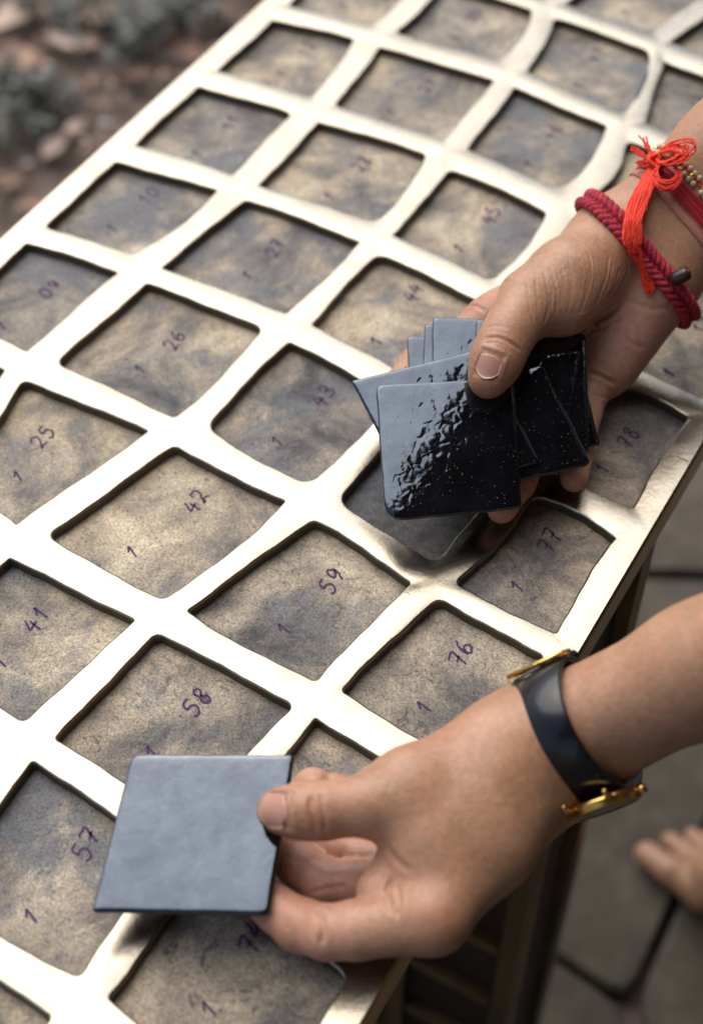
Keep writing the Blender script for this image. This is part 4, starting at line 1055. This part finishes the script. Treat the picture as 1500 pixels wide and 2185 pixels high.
# dry leaves, pebbles and low plants on the soil
LEAFM = [simple('dry_leaf_' + n_, c, .75, 0, 60, .4, .002, .3) for n_, c in (('tan', (.50, .33, .24)), ('pale', (.58, .45, .37)), ('brown', (.27, .17, .12)))]
def leaf_mesh(L, w, curl, seed):
    rg = random.Random(seed); V = []; F = []; n = 10
    for i in range(n + 1):
        t = i / n; hw = w * math.sin(math.pi * min(1, t * .96 + .02)) ** .8 * (1 - .25 * t)
        for k in range(5):
            s_ = k / 2 - 1; V.append(((t - .5) * L, s_ * hw / 2 + .004 * math.sin(t * 5 + seed), curl * (s_ * s_) * w * .5 + curl * .4 * L * (t - .5) ** 2 + .003 + rg.uniform(0, .0015)))
    for i in range(n):
        for k in range(4): F.append((i * 5 + k, i * 5 + k + 1, (i + 1) * 5 + k + 1, (i + 1) * 5 + k))
    m = len(V); V += [(x, y, z - .0007) for x, y, z in V]; F += [tuple(q + m for q in f[::-1]) for f in F]
    return mesh('dry_leaf', V, F)
LSP = [(235,45,70,38,.25,0), (150,105,72,24,-.1,1), (40,150,72,44,-.5,0), (45,45,95,48,1.1,1), (165,285,40,20,1.0,1), (125,322,40,24,.9,1), (400,125,55,26,-.5,2), (300,175,45,20,.3,2), (470,40,60,30,.8,2), (240,360,40,18,.2,2), (90,440,46,20,-.8,2), (30,400,45,22,.5,2), (330,250,36,15,1.2,2), (160,190,40,16,-.2,2), (560,20,40,18,.4,2), (270,300,30,14,.6,2)]
rgl = random.Random(21)
for i, (u, v, L, w, a, k) in enumerate(LSP):
    o = new_obj('dry_leaf', leaf_mesh(L * .0013, w * .0015, .35 + .3 * rgl.random(), i), LEAFM[k]); p = at(u, v, -TZ + .012); o.location = p; o.rotation_euler = (rgl.uniform(-.25, .25), rgl.uniform(-.2, .2), a)
    LL = {0: 'broad tan dry leaf between two grey-green plants', 1: 'long narrow pale leaf just below the broad tan leaf', 2: 'tan dry leaf half folded beside the largest pale leaf', 3: 'largest pale dry leaf on the soil, lying lengthwise', 4: 'small pale leaf beside a white pebble', 5: 'small pale leaf touching the end of another pale leaf'}
    tag(o, LL.get(i) or ('tan dry leaf lying on the dark garden soil', 'pale bleached dry leaf lying on the dark garden soil', 'brown withered leaf lying on the dark garden soil')[k], 'leaf', 'dry leaves on the soil')
PEBM = simple('pale_pebble', (.44, .42, .40), .7, 0, 80, .4, .003, .15)
for i, (u, v, r) in enumerate([(158,230,15), (84,290,13), (225,265,9), (100,145,12), (10,385,11), (60,350,7), (200,400,8)]):
    mb = MB(); rr = r * .001; blob(mb, np.zeros(3), np.array([0, 0, rr * .6]), np.array([rr, 0, 0]), np.array([0, rr * .8, 0]), 8, 12)
    mb.V = [tuple(np.array(p) * (1 + .08 * math.sin(p[0] * 300 + i) + .06 * math.sin(p[1] * 410 + 2 * i))) for p in mb.V]
    o = mb.build('pebble', PEBM); p = at(u, v, -TZ + .01); o.location = p; o.rotation_euler = (0, 0, i * 1.3); tag(o, 'pale rounded pebble lying on the dark garden soil', 'pebble', 'pebbles on the soil')
PLM = [simple('grey_green_leaf', (.12, .13, .115), .5, 0, 200, .3, .001, .3), simple('dark_green_leaf', (.07, .085, .06), .5, 0, 200, .3, .001, .3)]
STEMM = simple('plant_stem', (.06, .05, .03), .8)
def plant(u, v, nl, spread, seed, mt):
    rg = random.Random(seed); root = empty('ground_plant', at(u, v, -TZ)); st = MB(); fo = MB()
    for k in range(nl // 13 + 1):
        a = rg.uniform(0, 6.28); r_ = spread * math.sqrt(rg.random()); hgt = rg.uniform(.02, .075); top = np.array([r_ * math.cos(a), r_ * math.sin(a), hgt])
        st.tube([(top[0] * .4, top[1] * .4, -.006), tuple(top * np.array([.8, .8, .6])), tuple(top)], [.0016, .0013, .0008], 5)
        for q in range(9):
            b = rg.uniform(0, 6.28); el = rg.uniform(-.3, .7); L = rg.uniform(.012, .024); w = L * .55
            d = np.array([math.cos(b) * math.cos(el), math.sin(b) * math.cos(el), math.sin(el)]); sd = unit(np.cross(d, [0, 0, 1])); up = np.cross(sd, d); P = top * np.array([1, 1, rg.uniform(.45, 1.05)])
            fo.add([P, P + d * L * .35 + sd * w * .45 + up * .002, P + d * L * .75 + sd * w * .38 + up * .002, P + d * L, P + d * L * .75 - sd * w * .38 + up * .002, P + d * L * .35 - sd * w * .45 + up * .002, P + d * L * .5 - up * .001], [(0, 1, 6), (1, 2, 6), (2, 3, 6), (3, 4, 6), (4, 5, 6), (5, 0, 6)])
    st.build('stem', STEMM, root); fo.build('foliage', PLM[mt], root)
    tag(root, ('low grey-green leafy plant growing among dry leaves', 'low dark green leafy plant growing among dry leaves')[mt], 'plant', 'low plants on the soil')
for i, (u, v, nl, sp, mt) in enumerate([(105,60,90,.05,0), (235,115,110,.06,0), (370,60,130,.075,0), (290,140,80,.05,0), (60,235,110,.06,1), (15,320,80,.05,1), (330,25,80,.06,1), (210,10,80,.05,1), (170,20,70,.04,0), (20,250,60,.04,0), (440,15,80,.05,1), (420,80,60,.04,0), (110,250,60,.035,0), (-60,420,90,.06,1), (520,-60,110,.07,0), (-80,150,110,.07,0), (130,-80,110,.07,1)]):
    plant(u, v, nl, sp, 50 + i, mt)
def litter():                                    # crumbs of leaf and more low growth over the whole bed
    rg = np.random.default_rng(8); V = []; F = []; n = 5200
    for i in range(n):
        a = rg.uniform(-2.3, -.50); l = rg.uniform(-.9, 3.5); X = AC * a + AL * l; L = rg.uniform(.008, .034); w = L * rg.uniform(.25, .6); t = rg.uniform(0, 6.28); c, q = math.cos(t), math.sin(t); z = .004 + rg.uniform(0, .008); k = rg.uniform(-.3, .5) * L; tl = rg.uniform(-.25, .25)
        b = len(V)
        for x, y, h in ((-.5, 0, 0), (-.1, .5, k), (.5, .05, 0), (-.1, -.5, k), (0, 0, .15 * L)):
            x *= L; y *= w; V.append((X[0] + x * c - y * q, X[1] + x * q + y * c, z + h + x * tl))
        F += [(b, b + 3, b + 4), (b + 3, b + 2, b + 4), (b + 2, b + 1, b + 4), (b + 1, b, b + 4)]
    me = mesh('leaf_litter', V, F)
    for m_ in LEAFM: me.materials.append(m_)
    me.polygons.foreach_set('material_index', np.repeat(rg.choice(3, n, p=(.25, .12, .63)), 4).astype(np.int32))
    tag(new_obj('leaf_litter', me), 'crumbled brown leaf litter strewn over the garden soil', 'leaf litter', kind='stuff')
    fo = MB()
    for k in range(46):
        a = rg.uniform(-2.3, -.62); l = rg.uniform(-.8, 3.4); X = AC * a + AL * l; px = project(np.array([X[0], X[1], 0.0]))[0]
        if -40 < px[0] < 900 and -80 < px[1] < 800: continue
        for q in range(70):
            r_ = .09 * math.sqrt(rg.random()); t = rg.uniform(0, 6.28); P = np.array([X[0] + r_ * math.cos(t), X[1] + r_ * math.sin(t), rg.uniform(.005, .07)]); b = rg.uniform(0, 6.28); el = rg.uniform(-.2, .8); L = rg.uniform(.015, .032); w = L * .5
            d = np.array([math.cos(b) * math.cos(el), math.sin(b) * math.cos(el), math.sin(el)]); sd = unit(np.cross(d, [0, 0, 1]))
            fo.add([P, P + d * L * .5 + sd * w * .5, P + d * L, P + d * L * .5 - sd * w * .5], [(0, 1, 2, 3)])
    tag(fo.build('ground_cover', PLM[1]), 'dark green ground cover scattered over the garden soil', 'ground cover', kind='stuff')
litter()
#SECTION ADDED BUILDING
# ---------------------------------------------------------------- unseen building, added to darken the tile reflection and shade the paving
PLASTER = simple('old_plaster', (.22, .19, .15), .9, 0, 20, .4, .01, .15); TIMBER = simple('dark_timber', (.045, .03, .02), .7, 0, 60, .5, .004, .3); TIN = simple('rusty_tin', (.10, .07, .05), .7, .3, 25, .4, .01, .3); DGLASS = simple('dark_window_glass', (.02, .022, .025), .08)
def added_house():
    root = empty('added_house', (*(AC * 3.0 + AL * .9)[:2], 0)); tag(root, 'unseen building added to shade the paving and darken the tile reflection', 'added_house'); I = -np.array(root.location)
    def W(ac, al, z): return AC * ac + AL * al + np.array([0, 0, z]) + I
    def slab(name, mat, par, a0, a1, l0, l1, z0, z1):
        mb = MB(); mb.box(W(a0, l0, z0), AC * (a1 - a0), AL * (l1 - l0), np.array([0, 0, z1 - z0])); return mb.build(name, mat, par, False)
    added_wall = slab('added_wall', PLASTER, root, 2.6, 2.85, -3.5, 5.5, -.03, 3.9)
    d = slab('door', TIMBER, added_wall, 2.57, 2.598, .3, 1.2, .0, 2.05); slab('handle', AGED, d, 2.545, 2.569, .38, .41, .95, 1.1)
    for l0 in (-1.6, 2.6):
        w = slab('window', TIMBER, added_wall, 2.575, 2.598, l0, l0 + 1.1, .9, 2.0)
        for k in range(2): slab('pane', DGLASS, w, 2.566, 2.573, l0 + .08 + k * .5, l0 + .52 + k * .5, .98, 1.92)
    E0, ZE, ZW = EAVE, 3.02, 3.75                       # eave line and the two heights of the roof
    V = []; F = []; n = 180
    for i in range(n + 1):
        l = -3.4 + 8.8 * i / n; z = .018 * math.cos(i * math.pi)
        for a, zz in ((E0, ZE), (2.6, ZW)):
            V.append(W(a, l, zz + z)); V.append(W(a, l, zz + z + .012))
    for i in range(n):
        b = i * 4; F += [(b, b + 2, b + 6, b + 4), (b + 1, b + 5, b + 7, b + 3), (b, b + 4, b + 5, b + 1), (b + 2, b + 3, b + 7, b + 6)]
    added_roof = new_obj('added_roof', mesh('added_roof', V, F, False), TIN, root, False)
    for i in range(9):
        l = -3.2 + 1.05 * i; mb = MB(); mb.frustum([W(E0 + .05, l, ZE - .15), W(2.59, l, ZW - .15), W(2.59, l + .06, ZW - .15), W(E0 + .05, l + .06, ZE - .15)], [W(E0 + .05, l, ZE - .025), W(2.59, l, ZW - .025), W(2.59, l + .06, ZW - .025), W(E0 + .05, l + .06, ZE - .025)]); mb.build('rafter', TIMBER, added_roof, False)
    slab('eave_board', TIMBER, added_roof, E0 + .005, E0 + .035, -3.4, 5.4, ZE - .17, ZE - .02)
    for l in (-2.6, 4.4): slab('post', TIMBER, root, E0 + .25, E0 + .37, l, l + .12, -.02, ZE + .04)
EAVE = -.05  # eave position chosen so its edge splits the top tile's reflection
added_house()
